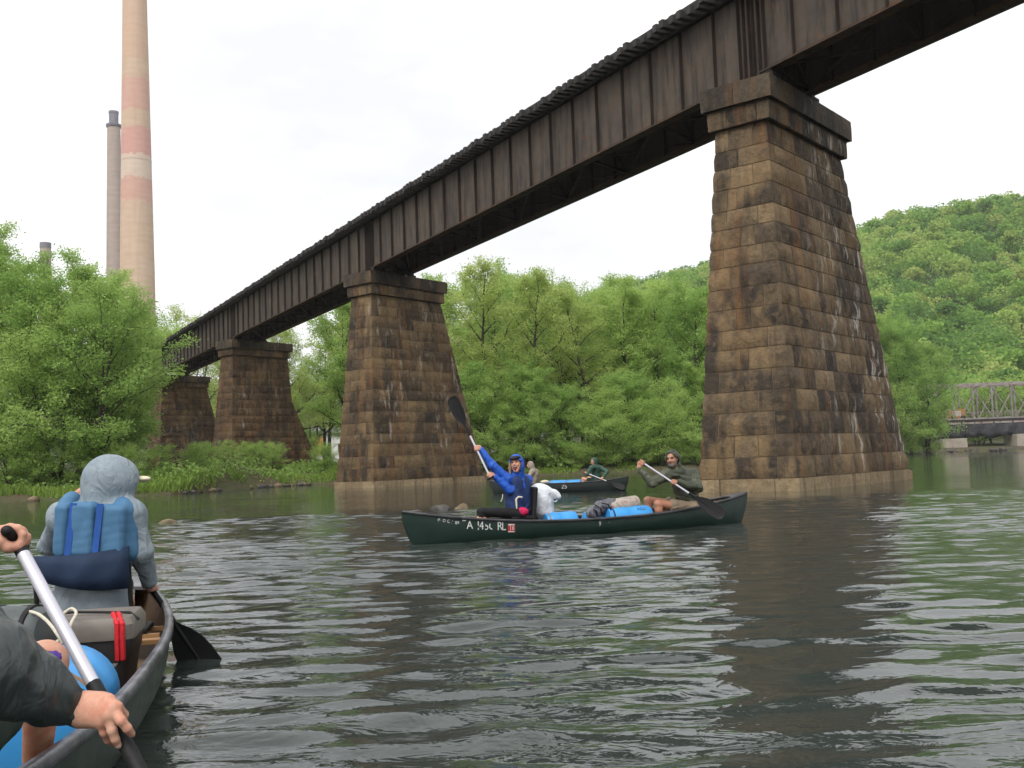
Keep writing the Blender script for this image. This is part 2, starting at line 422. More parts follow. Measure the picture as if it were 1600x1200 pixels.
        if Lu - cua - cub < 0.25: cua = Lu - cub - 0.4
        side(0, Lu, cua, cub, 1.3); side(1, Lv, cv, cv, 1.25); side(2, Lu, cub, cua, 1.3); side(3, Lv, cv, cv, 1.25)
        cuts = sorted(set(round(c_, 4) for c_ in cuts))
        for i, s0 in enumerate(cuts):
            s1 = cuts[i + 1] if i + 1 < len(cuts) else cuts[0] + 4
            ring_stone(s0, s1, z, z + h, rect, 'stone', mat, 0.095)
        z += h
    # plinth course at the water, belt course and cap
    def const(ex): 
        r = rect(ZB); return lambda z: (r[0]-ex, r[1]+ex, r[2]-ex, r[3]+ex)
    def capr(ex): return lambda z: (-PA/2-ex, PA/2+ex, -PB/2-ex, PB/2+ex)
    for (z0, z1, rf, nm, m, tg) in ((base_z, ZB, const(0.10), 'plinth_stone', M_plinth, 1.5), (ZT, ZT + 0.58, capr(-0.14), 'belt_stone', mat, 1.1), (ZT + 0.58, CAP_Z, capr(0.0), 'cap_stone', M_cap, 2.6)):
        r = rf(z0); Ls = [r[1]-r[0], r[3]-r[2], r[1]-r[0], r[3]-r[2]]; cuts = []
        for k in range(4):
            n = max(1, round(Ls[k] / tg)); cuts += [k + (j + 0.5 + rs.uniform(-0.12, 0.12)) / n for j in range(n)]
        for i, s0 in enumerate(cuts):
            s1 = cuts[i + 1] if i + 1 < len(cuts) else cuts[0] + 4
            ring_stone(s0, s1, z0, z1, rf, nm, m, 0.03, 0.008)
    # the flat tops of plinth, belt and cap
    for zt, ex in ((ZB, 0.105), (ZT + 0.58, -0.12), (CAP_Z - 0.012, 0.0), (ZT + 0.05, -0.15)):
        r = rect(ZB) if zt == ZB else (-PA/2, PA/2, -PB/2, PB/2)
        V = [W(u, v, zz) for zz in (zt - 0.06, zt - 0.006) for u, v in ((r[0]-ex, r[2]-ex), (r[1]+ex, r[2]-ex), (r[1]+ex, r[3]+ex), (r[0]-ex, r[3]+ex))]
        MB().add(V, [(4,5,6,7), (3,2,1,0)] + [(k, (k+1) % 4, 4 + (k+1) % 4, 4 + k) for k in range(4)]).build('ledge', M_cap, root)
    return root
pier(C1, 'nearest and tallest sandstone bridge pier, streaked white on its right face', M_stone, 11)
pier(C1 + BD * SPAN, 'sandstone pier in the river behind the raised black paddle', M_stone2, 23)
pier(C1 + BD * (SPAN * 2 - 0.4), 'rust-brown stone pier standing on the grassy left bank with a slanted right edge', M_stone_far, 31, kink=0.36)
pier(C1 + BD * (SPAN * 3 - 0.9), 'farthest stone pier, half hidden by the left bank tree', M_stone_far, 47)

# ------------------------------------------------------------------ girder spans
def steel_mat(name, c1, c2, c3, rust=0.5):
    t = NT(name); pv = t.pos()
    n1 = t.noise(pv, 0.8, 5.0, 0.6); st = t.noise(t.map(pv, (2.2, 2.2, 0.25)), 1.6, 5.0, 0.65); n3 = t.noise(pv, 9.0, 4.0)
    b = t.mix(t.ramp(n1, [(0.35, 0.0), (0.65, 1.0)]), c1, c2)
    b = t.mix(t.ramp(st, [(0.46, 0.0), (0.66, 0.85)]), b, c3)
    b = t.mix(t.ramp(t.noise(pv, 2.3, 5.0, 0.7), [(0.58, 0.0), (0.72, rust)]), b, (0.15, 0.055, 0.018))
    return t.set(b, 0.75, 0.0, 0.3, t.bump(n3, 0.25, 0.01))
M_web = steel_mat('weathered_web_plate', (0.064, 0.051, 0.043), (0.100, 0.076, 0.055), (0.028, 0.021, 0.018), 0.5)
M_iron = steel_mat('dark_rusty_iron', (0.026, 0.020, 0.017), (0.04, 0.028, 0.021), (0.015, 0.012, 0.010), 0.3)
M_flange = steel_mat('rusty_flange', (0.05, 0.032, 0.022), (0.095, 0.05, 0.026), (0.028, 0.02, 0.016), 0.8)
M_tie = simple('creosoted_timber', (0.022, 0.020, 0.019), (0.045, 0.041, 0.038), 3.0, 0.9, 0.4, 25, 0.01, world=True)
G_BOT, G_TOP, T_TOP = 12.19, 14.93, 15.19
OFF0 = 0.232
def span(t0, t1, label, first):
    L = t1 - t0
    base = C1 + BD * t0
    root = empty('bridge_span', (base.x, base.y, 0), 0, label, 'girder span', 'plate girder spans of the railway bridge')
    X = lambda t, n, z: BD * t + BN * n + Vector((0, 0, z))
    def bx(mb, a0, a1, n0, n1, z0, z1):           # a box in span axes
        V = [X(t, n, z) for z in (z0, z1) for t, n in ((a0, n0), (a1, n0), (a1, n1), (a0, n1))]
        mb.add(V, [(0,1,2,3), (7,6,5,4)] + [(k, 4 + k, 4 + (k+1) % 4, (k+1) % 4) for k in range(4)]); return mb
    stiff = {}
    SK = 0.398
    for gi, nc in enumerate((OFF0 + 0.2, OFF0 + 2.8)):
        X = lambda t, n, z, k=SK * (nc - OFF0): BD * (t + k) + BN * n + Vector((0, 0, z))
        g = bx(MB(), 0, L, nc - 0.012, nc + 0.012, G_BOT + 0.03, G_TOP - 0.03).build('girder_web', M_web if gi == 0 else M_iron, root)  # far web in darker iron: shade under the ties painted into its colour
        bx(MB(), 0.35, L - 0.35, nc - 0.2, nc + 0.2, G_BOT, G_BOT + 0.045).build('bottom_flange', M_flange, root)
        mb = bx(MB(), 0.3, L - 0.3, nc - 0.05, nc + 0.05, G_BOT + 0.045, G_BOT + 0.17); mb.build('flange_angle', M_flange, root)
        bx(MB(), -0.02, L + 0.02, nc - 0.2, nc + 0.2, G_TOP - 0.045, G_TOP).build('top_flange', M_iron, root)
        NB = 19; ts = [L * i / NB for i in range(1, NB)]; ts = [0.05, 0.28, 0.5] + ts + [L - 0.5, L - 0.28, L - 0.05]
        for sd in (-1, 1):
            if (gi, sd) not in stiff:
                mb = MB(); bx(mb, -0.045 - SK * (nc - OFF0), -0.03 - SK * (nc - OFF0), 0, sd * 0.135, G_BOT + 0.045, G_TOP - 0.045); bx(mb, -0.03 - SK * (nc - OFF0), 0.075 - SK * (nc - OFF0), 0, sd * 0.022, G_BOT + 0.045, G_TOP - 0.045)
                stiff[(gi, sd)] = mesh('stiffener', mb.v, mb.f)
                me = stiff[(gi, sd)]
                bm = bmesh.new(); bm.from_mesh(me); bmesh.ops.recalc_face_normals(bm, faces=bm.faces); bm.to_mesh(me); bm.free()
            for tt in ts:
                o = link('stiffener', stiff[(gi, sd)], M_iron if not stiff[(gi, sd)].materials else None, root)
                o.location = X(tt, nc + sd * 0.012, 0)
    X = lambda t, n, z: BD * (t + SK * (n - OFF0)) + BN * n + Vector((0, 0, z))
    # cross frames and laterals between the two girders
    n0, n1 = OFF0 + 0.24, OFF0 + 2.76
    for i in range(8):
        tt = 0.6 + (L - 1.2) * i / 7
        mb = MB()
        for a, b in (((n0, G_BOT + 0.2), (n1, G_TOP - 0.2)), ((n1, G_BOT + 0.2), (n0, G_TOP - 0.2)), ((n0, G_BOT + 0.18), (n1, G_BOT + 0.18)), ((n0, G_TOP - 0.2), (n1, G_TOP - 0.2))):
            mb.bar(X(tt, *a), X(tt, *b), 0.09, 0.09)
        mb.build('cross_frame', M_iron, root)
        if i < 7:
            t2 = 0.6 + (L - 1.2) * (i + 1) / 7; mb = MB()
            mb.bar(X(tt, n0, G_BOT + 0.08), X(t2, n1, G_BOT + 0.08), 0.1, 0.05); mb.bar(X(tt, n1, G_BOT + 0.14), X(t2, n0, G_BOT + 0.14), 0.1, 0.05)
            mb.bar(X(tt, n0, G_TOP - 0.1), X(t2, n1, G_TOP - 0.1), 0.12, 0.05)
            mb.build('lateral_brace', M_iron, root)
    for tt in (0.55, L - 0.55):
        for nc in (OFF0 + 0.2, OFF0 + 2.8):
            mb = MB(); bx(mb, tt - 0.32, tt + 0.32, nc - 0.26, nc + 0.26, CAP_Z - 0.004, CAP_Z + 0.09); bx(mb, tt - 0.2, tt + 0.2, nc - 0.17, nc + 0.17, CAP_Z + 0.09, G_BOT - 0.002)
            mb.build('bearing', M_iron, root)
    # ties, rails and guard timbers
    X = lambda t, n, z: BD * t + BN * n + Vector((0, 0, z))
    tie = MB(); bx(tie, -0.105, 0.105, OFF0 - 0.52, OFF0 + 3.5, G_TOP + 0.003, T_TOP)
    tm = mesh('tie', tie.v, tie.f); tm.materials.append(M_tie)
    nt_ = int(L / 0.40); rs = random.Random(5)
    for i in range(nt_):
        o = link('tie', tm, None, root); o.location = X(0.15 + i * (L - 0.3) / (nt_ - 1), rs.uniform(-0.09, 0.09), rs.uniform(-0.002, 0.018))
    for nn in (OFF0 - 0.25, OFF0 + 3.05):
        bx(MB(), 0, L, nn, nn + 0.2, T_TOP + 0.02, T_TOP + 0.16).build('guard_timber', M_tie, root)
    for nn in (OFF0 + 0.76, OFF0 + 2.2):
        mb = MB(); bx(mb, 0, L, nn, nn + 0.13, T_TOP + 0.02, T_TOP + 0.035); bx(mb, 0, L, nn + 0.055, nn + 0.075, T_TOP + 0.035, T_TOP + 0.13); bx(mb, 0, L, nn + 0.03, nn + 0.1, T_TOP + 0.13, T_TOP + 0.17)
        mb.build('rail', M_iron, root)
J = 1.0
span(-SPAN + J, J - 0.06, 'girder span running out of frame at the upper right above the nearest pier', True)
span(J, SPAN + J - 0.06, 'long girder span between the nearest pier and the pier standing in the river', False)
span(SPAN + J, 2 * SPAN - 0.4 + J - 0.06, 'girder span between the river pier and the pier on the left bank', False)
span(2 * SPAN - 0.4 + J, 3 * SPAN - 0.9 + J - 0.06, 'farthest girder span disappearing behind the left bank tree', False)

# ------------------------------------------------------------------ chimneys
def chim_mat(name, c1, c2, bands):
    t = NT(name); pv = t.pos(); sep = t.n('ShaderNodeSeparateXYZ'); t.l(pv, sep.inputs[0])
    n1 = t.noise(t.map(pv, (0.12, 0.12, 0.5)), 1.0, 4.0); n2 = t.noise(t.map(pv, (1, 1, 0.05)), 0.6, 4.0)
    b = t.mix(t.ramp(n1, [(0.35, 0.0), (0.65, 1.0)]), c1, c2)
    b = t.mix(t.ramp(n2, [(0.5, 0.0), (0.75, 0.3)]), b, tuple(x * 0.6 for x in c1))
    for z0, z1, col, a in bands:
        wob = t.math('MULTIPLY', t.math('SUBTRACT', t.noise(pv, 0.35, 4.0), 0.5), 5.0)
        z = t.math('ADD', sep.outputs['Z'], wob)
        f = t.math('MULTIPLY', t.math('GREATER_THAN', z, z0), t.math('LESS_THAN', z, z1))
        wear = t.ramp(t.noise(t.map(pv, (0.5, 0.5, 1.4)), 0.5, 5.0, 0.7), [(0.35, a * 0.55), (0.6, a)])
        b = t.mix(t.math('MULTIPLY', f, wear), b, col)
    joint = t.n('ShaderNodeTexWave', wave_type='BANDS', bands_direction='Z'); joint.inputs['Scale'].default_value = 0.13; t.l(pv, joint.inputs['Vector'])
    b = t.mix(t.ramp(joint.outputs['Fac'], [(0.0, 0.10), (0.06, 0.0)]), b, tuple(x * 0.5 for x in c1))
    return t.set(b, 0.9, 0, 0.2, t.bump(n2, 0.2, 0.1))
RED = (0.57, 0.25, 0.24); WHT = (0.64, 0.55, 0.49)
M_ch1 = chim_mat('buff_concrete', (0.53, 0.375, 0.265), (0.58, 0.43, 0.32), [(156, 170, RED, 0.5), (137, 148.5, RED, 0.7), (127, 137, WHT, 0.55), (117, 127, RED, 0.5), (178, 206, (0.55, 0.34, 0.24), 0.4)])
M_ch2 = chim_mat('grey_buff_concrete', (0.36, 0.29, 0.25), (0.41, 0.33, 0.285), [])
def chimney(x, y, zs, mat, label, rim=None):
    g = float(ground_h(x, y)); root = empty('chimney', (x, y, g), 0, label, 'chimney', 'power station chimneys beyond the left bank')
    prof = [(r, z - g) for r, z in zs]; prof[0] = (prof[0][0], -0.5)
    MB().lathe(prof, 48).build('shaft', mat, root, True)
    r, z = zs[-1]
    if rim:
        MB().lathe([(r * 1.12, z - g - 1.6), (r * 1.2, z - g - 1.0), (r * 1.2, z - g - 0.2), (r * 1.05, z - g)], 40).build('gallery', M_chrim, root, True)
        MB().lathe([(r * rim[0], z - g - 0.1), (r * rim[0], z - g + rim[1]), (r * rim[0] * 0.93, z - g + rim[1] + 0.05)], 32).build('flue', M_chrim, root, True)
        MB().lathe([(r * rim[0] * 1.08, z - g + rim[1] - 1.2), (r * rim[0] * 1.08, z - g + rim[1])], 32).build('flue_band', M_chrim, root, True)
    else:
        MB().lathe([(r * 1.06, z - g - 2), (r * 1.06, z - g + 0.1), (r * 0.9, z - g + 0.12)], 40).build('rim', M_chrim, root, True)
    # ladder and platforms
    mb = MB()
    for zz in np.linspace(zs[0][1] + 40, z - 8, 3):
        rr = np.interp(zz, [q[1] for q in zs], [q[0] for q in zs])
        mb.lathe([(rr * 1.015, zz - g - 0.25), (rr * 1.02, zz - g - 0.2), (rr * 1.02, zz - g), (rr * 1.015, zz - g + 0.05)], 40)
    mb.build('hoop', mat, root)
M_chrim = simple('grey_steel_flue', (0.20, 0.19, 0.22), (0.15, 0.14, 0.16), 0.3, 0.7, world=True)
chimney(-156.4, 430, [(8.0, 2), (7.0, 86), (5.0, 206), (4.7, 236)], M_ch1, 'tall buff concrete chimney with faded red bands, cut off by the top of the picture')
chimney(-200.6, 520, [(4.9, 2), (4.1, 109), (3.2, 183)], M_ch2, 'thinner grey chimney with a dark flue on top, left of the banded one', (0.72, 6.8))
p = at(71, 380, 380); chimney(p.x, 380, [(3.0, 2), (1.9, p.z)], M_ch2, 'small chimney top poking above the leftmost trees')
# ================================================================== vegetation
def leaf_mat(name, dark, mid, light, trans=0.45, world_scale=0.05):
    t = NT(name); t.t.nodes.remove(t.p)
    at_ = t.n('ShaderNodeAttribute'); at_.attribute_name = 'tone'
    rnd = t.n('ShaderNodeObjectInfo').outputs['Random']
    f = t.math('ADD', t.math('MULTIPLY', at_.outputs['Fac'], 0.7), t.math('MULTIPLY', rnd, 0.3))
    col = t.ramp(f, [(0.0, dark), (0.5, mid), (1.0, light)])
    d = t.n('ShaderNodeBsdfDiffuse'); tr = t.n('ShaderNodeBsdfTranslucent'); ms = t.n('ShaderNodeMixShader')
    t.l(col, d.inputs['Color']); t.l(t.mix(0.5, col, light), tr.inputs['Color'])
    ms.inputs[0].default_value = trans
    t.l(d.outputs[0], ms.inputs[1]); t.l(tr.outputs[0], ms.inputs[2]); t.l(ms.outputs[0], t.out.inputs['Surface'])
    return t.m
M_leaf = [leaf_mat('spring_leaves', (0.21, 0.335, 0.085), (0.34, 0.485, 0.13), (0.46, 0.60, 0.19), 0.5),
          leaf_mat('yellow_spring_leaves', (0.28, 0.375, 0.10), (0.41, 0.515, 0.145), (0.51, 0.595, 0.21), 0.5),
          leaf_mat('deep_spring_leaves', (0.17, 0.30, 0.075), (0.28, 0.435, 0.115), (0.39, 0.535, 0.16), 0.5)]
M_bark = simple('grey_brown_bark', (0.055, 0.045, 0.034), (0.028, 0.022, 0.017), 5.0, 0.95, 0.5, 14, 0.03, stretch=(1, 1, 0.25))
def quads(P, size, r, flat=0.0, tone=None, aspect=0.62):
    """leaf sprays: one small bent quad per point"""
    n = len(P)
    a = r.normal(size=(n, 3)); a[:, 2] *= (1 - flat); a /= np.linalg.norm(a, axis=1)[:, None]
    b = r.normal(size=(n, 3)); b -= a * (a * b).sum(1)[:, None]; b /= np.linalg.norm(b, axis=1)[:, None] + 1e-9
    s = (size * r.uniform(0.6, 1.35, n))[:, None]
    A, B = a * s * 0.5, b * s * 0.5 * aspect
    V = np.stack([P - A, P + B * 1.0, P + A, P - B * 1.0], 1).reshape(-1, 3)
    return V, np.arange(4 * n).reshape(n, 4)
def leafmesh(name, V, Q, tone):
    me = npmesh(name, V, Q)
    at_ = me.attributes.new('tone', 'FLOAT', 'POINT'); at_.data.foreach_set('value', np.repeat(tone, 4).astype(np.float32))
    return me
def make_tree(seed, H, R, nleaf, lsize, low=0.16, stems=1, lean=0.0, droop=0.0):
    """tapered trunk(s) with limbs and twigs; leaf sprays clustered round the twigs; returns (wood, leaves)"""
    r = np.random.default_rng(seed); mb = MB(); tips = []
    def wander(p, d, L, n, wob, up):
        pts = [p]
        for i in range(n):
            d = d + r.normal(size=3) * wob + np.array([0, 0, up]); d = d / np.linalg.norm(d)
            pts.append(pts[-1] + d * L / n)
        return pts, d
    for s in range(stems):
        ang = r.uniform(0, 6.28); off = np.array([math.cos(ang), math.sin(ang), 0]) * (0.35 if stems > 1 else 0)
        d0 = np.array([math.cos(ang) * (0.16 if stems > 1 else 0.03) + lean, math.sin(ang) * (0.16 if stems > 1 else 0.03), 1.0])
        h = H * (1.0 if s == 0 else r.uniform(0.7, 0.95))
        tr, _ = wander(off + np.array([0, 0, -0.4]), d0 / np.linalg.norm(d0), h * 0.93, 12, 0.06, 0.03)
        r0 = 0.017 * h / (1 + 0.25 * (stems - 1))
        mb.tube(tr, [max(0.02, r0 * (1.25 if i == 0 else 1 - 0.93 * (i / 12))) for i in range(13)], 7, False)
        nb = int(15 / (1 + 0.35 * (stems - 1))) + 4
        for b in range(nb):
            f = low + (0.97 - low) * (b + r.uniform(0, 0.8)) / nb; i = min(11, int(f * 12)); p = tr[i] + (tr[i+1] - tr[i]) * (f * 12 - i)
            a = b * 2.4 + r.uniform(-0.5, 0.5)
            prof = (math.sin(math.pi * min(1, (f - low * 0.7) / (1.06 - low * 0.7)) ** 0.75)) ** 0.7
            L = R * prof * r.uniform(0.75, 1.15) + 0.5
            up = 0.55 + 0.5 * f
            d = np.array([math.cos(a), math.sin(a), up - droop]); d /= np.linalg.norm(d)
            lim, _ = wander(p, d, L * 1.05, 6, 0.10, 0.03 - 0.06 * droop)
            rb = max(0.025, r0 * (1 - f) * 0.6); mb.tube(lim, [rb * (1 - 0.85 * j / 6) for j in range(7)], 5, False)
            ns = 5 + int(L * 1.3)
            for q in range(ns):
                g = 0.25 + 0.75 * (q + r.random()) / ns; j = min(5, int(g * 6)); pp = lim[j] + (lim[j+1] - lim[j]) * (g * 6 - j)
                d2 = r.normal(size=3); d2[2] = abs(d2[2]) * 0.7 + 0.1 - droop * 0.8; d2 += d * 0.6; d2 /= np.linalg.norm(d2)
                L2 = L * r.uniform(0.18, 0.42) + 0.25
                tw, _ = wander(pp, d2, L2, 3, 0.18, 0.02 - droop * 0.1)
                mb.tube(tw, [rb * 0.3 + 0.006, 0.014, 0.009, 0.006], 3, False)
                tips += [(tw[1], 0.8), (tw[2], 1.0), (tw[3], 1.0)]
        for j in (9, 10, 11, 12): tips.append((tr[j], 0.8))
    P0 = np.array([q[0] for q in tips]); wt = np.array([q[1] for q in tips])
    clump = r.normal(0, 0.18, len(P0)) + 0.5
    idx = r.choice(len(P0), nleaf, p=wt / wt.sum())
    P = P0[idx] + r.normal(size=(nleaf, 3)) * np.array([0.33, 0.33, 0.20]) * (0.5 + R * 0.10)
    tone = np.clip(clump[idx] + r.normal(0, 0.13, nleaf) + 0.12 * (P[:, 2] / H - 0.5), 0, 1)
    V, Q = quads(P, lsize, r, 0.35)
    wood = mesh('trunk', mb.v, mb.f); wood.materials.append(M_bark); wood.polygons.foreach_set('use_smooth', [True] * len(wood.polygons))
    return wood, (V, Q, tone)
PROTO = []
specs = [  # H, R, leaves, leaf size, low, stems, lean, droop, material
    (16, 4.0, 30000, 0.165, 0.16, 1, 0.02, 0.0, 0), (15, 3.6, 26000, 0.16, 0.12, 2, -0.03, 0.1, 0),
    (17, 3.3, 19000, 0.155, 0.22, 1, 0.0, 0.0, 1), (13, 3.8, 27000, 0.16, 0.10, 2, 0.05, 0.25, 2),
    (16, 3.0, 13000, 0.15, 0.24, 2, 0.03, 0.0, 1), (11, 3.7, 24000, 0.155, 0.08, 3, -0.05, 0.3, 0),
    (15.5, 4.1, 30000, 0.165, 0.14, 1, 0.04, 0.12, 2), (6.5, 2.6, 13000, 0.135, 0.05, 3, 0.0, 0.15, 0)]
for k, sp in enumerate(specs):
    wood, (V, Q, tone) = make_tree(100 + k, *sp[:8])
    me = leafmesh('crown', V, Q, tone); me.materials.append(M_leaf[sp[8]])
    PROTO.append((wood, me, sp[0]))
def tree(x, y, H, k, label, group, rz=None, sink=0.0, name='tree', wide=1.0):
    r_ = random.Random(int(x * 91 + y * 17 + k)); wood, me, h0 = PROTO[k]; s = H / h0
    o = empty(name, (x, y, float(ground_h(x, y)) - sink), r_.uniform(0, 6.28) if rz is None else rz, label, 'tree' if name.endswith('tree') else 'shrub', group)
    o.scale = (s * wide, s * wide, s)
    link('trunk', wood, None, o); link('crown', me, None, o)
    return o
ORD = ['first', 'second', 'third', 'fourth', 'fifth', 'sixth', 'seventh', 'eighth', 'ninth', 'tenth', 'eleventh', 'twelfth', 'thirteenth', 'fourteenth', 'fifteenth', 'sixteenth', 'seventeenth', 'eighteenth', 'nineteenth', 'twentieth', 'twenty-first', 'twenty-second', 'twenty-third', 'twenty-fourth', 'twenty-fifth', 'twenty-sixth']
def tree_px(px, top, Y, k, label, group, wide=1.0, name='tree'):
    """a tree standing Y metres ahead whose top shows at that photo pixel"""
    p = at(px, top, Y); g = float(ground_h(p.x, Y))
    return tree(p.x, Y, max(2.0, p.z - g), k, label, group, name=name, wide=wide)
# left bank, front row (px of the axis, px of the top, metres ahead, prototype)
LB = [(-60, 350, 64, 0), (18, 395, 62, 6), (28, 358, 72, 2), (122, 402, 66, 0), (158, 432, 61, 3), (178, 428, 64, 1), (192, 470, 70, 0), (95, 470, 60, 5), (30, 520, 60, 5), (165, 570, 63, 5)]
LB.sort()
for i, (px, top, Y, k) in enumerate(LB):
    tree_px(px, top, Y, k, f'leafy green tree on the left bank, {ORD[i]} of its clump from the left edge', 'trees on the left bank')
for i, (px, top, Y, k) in enumerate([(-20, 400, 88, 1), (75, 425, 92, 6), (140, 420, 95, 0), (262, 500, 118, 0), (298, 452, 150, 4), (240, 500, 130, 6), (275, 470, 165, 4), (330, 520, 160, 2)]):
    tree_px(px, top, Y, k, f'tree behind the left bank clump, {ORD[i]} counted from the nearer ones outward', 'trees behind the left bank')
# seen under the second span, behind the bank pier
for i, (px, top, Y, k) in enumerate([(395, 575, 118, 6), (440, 505, 112, 4), (470, 490, 104, 2), (505, 478, 110, 4), (530, 455, 99, 0), (425, 560, 135, 3), (485, 560, 125, 1), (545, 480, 120, 6)]):
    tree_px(px, top, Y, k, f'thin tree seen under the girder between the bank pier and the river pier, {ORD[i]} one', 'trees seen under the girder')
# far bank between the river pier and the nearest pier
MID = [(655, 470, 88, 0), (690, 415, 90, 4), (728, 396, 86, 2), (770, 425, 92, 0), (806, 412, 84, 2), (842, 415, 88, 4), (880, 440, 94, 6), (918, 432, 86, 2), (955, 440, 90, 0), (992, 445, 96, 1), (1030, 432, 92, 0), (1066, 440, 88, 6), (1098, 446, 94, 0), (1130, 450, 98, 1), (620, 480, 96, 6), (745, 455, 100, 1), (865, 450, 102, 0), (1010, 450, 106, 6), (785, 420, 104, 6), (830, 428, 108, 0), (905, 442, 104, 1), (940, 438, 110, 0), (975, 446, 100, 2), (1050, 440, 108, 1), (712, 425, 106, 0)]
MID.sort()
for i, (px, top, Y, k) in enumerate(MID):
    tree_px(px, top, Y, k, f'spring green tree on the far bank between the two river piers, {ORD[i]} from the left', 'trees on the far bank')
LOWT = [(712, 560, 81, 3), (772, 585, 80, 5), (830, 560, 81, 6), (812, 610, 79.5, 5), (880, 590, 81, 3), (935, 600, 79.8, 5), (985, 570, 82, 3), (1048, 590, 80.5, 5), (1085, 560, 84, 0), (690, 620, 80, 5), (960, 640, 79.4, 7), (1020, 640, 79.2, 7)]
LOWT.sort()
for i, (px, top, Y, k) in enumerate(LOWT):
    tree_px(px, top, Y, k, f'low spreading tree leaning over the water on the far bank, {ORD[i]} from the left', 'low trees at the far water edge', wide=1.15)
# right of the nearest pier
for i, (px, top, Y, k) in enumerate([(1384, 505, 166, 0), (1408, 488, 161, 6), (1438, 530, 164, 3), (1446, 600, 166, 7), (1392, 600, 160, 7), (1418, 610, 162, 5), (1365, 480, 172, 1), (1345, 470, 160, 0), (1300, 480, 155, 6)]):
    tree_px(px, top, Y, k, f'dense green riverside tree right of the nearest pier, {ORD[i]} of that clump', 'trees right of the nearest pier', wide=0.85)
# shrubs along the waterline
SHR = [(425, 715, 78.5, 7), (405, 725, 79, 7), (350, 700, 72, 5), (318, 690, 70, 7), (385, 690, 80, 7), (240, 700, 62, 7), (300, 715, 66, 7), (205, 690, 60, 7), (60, 690, 58.5, 7), (130, 680, 59.5, 7), (15, 640, 58.5, 5), (510, 690, 79, 7), (480, 700, 92, 7), (740, 690, 79, 7), (790, 700, 78.6, 7), (850, 690, 79.5, 7), (900, 700, 79, 7), (955, 695, 79.2, 7), (1005, 690, 79, 7), (1060, 695, 79, 7), (1090, 670, 80, 7), (1520, 590, 200, 7), (1580, 600, 205, 7), (1545, 585, 208, 3)]
SHR.sort()
for i, (px, top, Y, k) in enumerate(SHR):
    tree_px(px, top, Y, k, (f'low green shrub along the shore, {ORD[i]} from the left' if i < 20 else f'low shrub on the shore below the truss bridge, {ORD[i - 20]} from its left'), 'shrubs along the shore', name='shrub', wide=1.2)
# ------------------------------------------------------------------ the wooded hill at the right
RX = [-400, -150, 0, 84, 130, 174, 192, 224, 256, 330, 450, 900]; RZ = [22, 34, 62, 79, 86, 97, 102, 106, 110, 118, 124, 130]
def hill_h(x, y):
    x, y = np.asarray(x, float), np.asarray(y, float)
    y0 = np.interp(x, [-400, 40, 100, 400, 900], [300, 262, 226, 240, 270]); q = np.clip((y - y0) / (500 - y0), 0, 1.25)
    s = np.where(q < 1, q * q * (3 - 2 * q) * 0.55 + q * 0.45, 1 + (q - 1) * 0.1)
    return np.interp(x * (500 / np.maximum(y, 120)) ** 0.5, RX, RZ) * s + 1.4 + (vnoise(x, y, 40, 9) - 0.5) * 7 * np.clip(q * 4, 0, 1)
hx = np.arange(-420, 901, 15.0); hy = np.arange(215, 900, 15.0)
GX, GY = np.meshgrid(hx, hy, indexing='ij'); V = np.stack([GX, GY, hill_h(GX, GY)], -1).reshape(-1, 3)
I, J_ = np.meshgrid(np.arange(len(hx) - 1), np.arange(len(hy) - 1), indexing='ij'); b0 = (I * len(hy) + J_).ravel()
M_litter = simple('leaf_litter', (0.05, 0.05, 0.02), (0.03, 0.045, 0.014), 0.1, 0.95, world=True)
tag(link('hill', npmesh('hill', V, np.stack([b0, b0 + len(hy), b0 + len(hy) + 1, b0 + 1], 1)), M_litter, None, True), kind='structure')
def hillwood():
    r = np.random.default_rng(77); Vs, Ts = [], []; n = 0
    pts = []
    for gx_ in np.arange(10, 380, 8.0):
        for gy_ in np.arange(232, 540, 8.6):
            x, y = gx_ + r.uniform(-3, 3), gy_ + r.uniform(-3, 3)
            if 0.10 < x / y < 0.60: pts.append((x, y))
    for (x, y) in pts:
        g = float(hill_h(x, y)); H = r.uniform(10, 16); R = r.uniform(3.4, 9.0); m = int(520 * (1.25 if y < 330 else 1.0))
        nc = r.integers(6, 11); cc = r.normal(size=(nc, 3)); cc /= np.linalg.norm(cc, axis=1)[:, None]; cc[:, 2] = np.abs(cc[:, 2]) * 1.1 - 0.25
        cr = r.uniform(0.38, 0.62, nc); k = r.integers(0, nc, m); d = r.normal(size=(m, 3)); d /= np.linalg.norm(d, axis=1)[:, None]
        P = (cc[k] * 0.62 + d * (cr[k] * r.uniform(0.72, 1.05, m))[:, None]) * np.array([R, R, R * 0.85]) + np.array([x, y, g + H - R * 0.9])
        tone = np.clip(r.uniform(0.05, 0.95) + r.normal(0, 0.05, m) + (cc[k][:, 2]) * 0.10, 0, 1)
        V, _ = quads(P, 0.95, r, 0.2, None, 0.8); Vs.append(V); Ts.append(tone)
        # a trunk reaching down into the wood
        tk = np.array([[x - .25, y, g - 1], [x + .25, y, g - 1], [x + .12, y + .1, g + H - R], [x - .12, y + .1, g + H - R]]); Vs.append(tk); Ts.append(np.array([0.0]))
    V = np.concatenate(Vs); T = np.concatenate(Ts)
    return leafmesh('hillside_wood', V, np.arange(len(V)).reshape(-1, 4), T)
t = NT('hillside_leaves'); t.t.nodes.remove(t.p)
at_ = t.n('ShaderNodeAttribute'); at_.attribute_name = 'tone'
col = t.ramp(at_.outputs['Fac'], [(0.0, (0.11, 0.21, 0.06)), (0.3, (0.19, 0.33, 0.08)), (0.6, (0.28, 0.44, 0.10)), (0.85, (0.36, 0.48, 0.125)), (1.0, (0.40, 0.46, 0.15))])
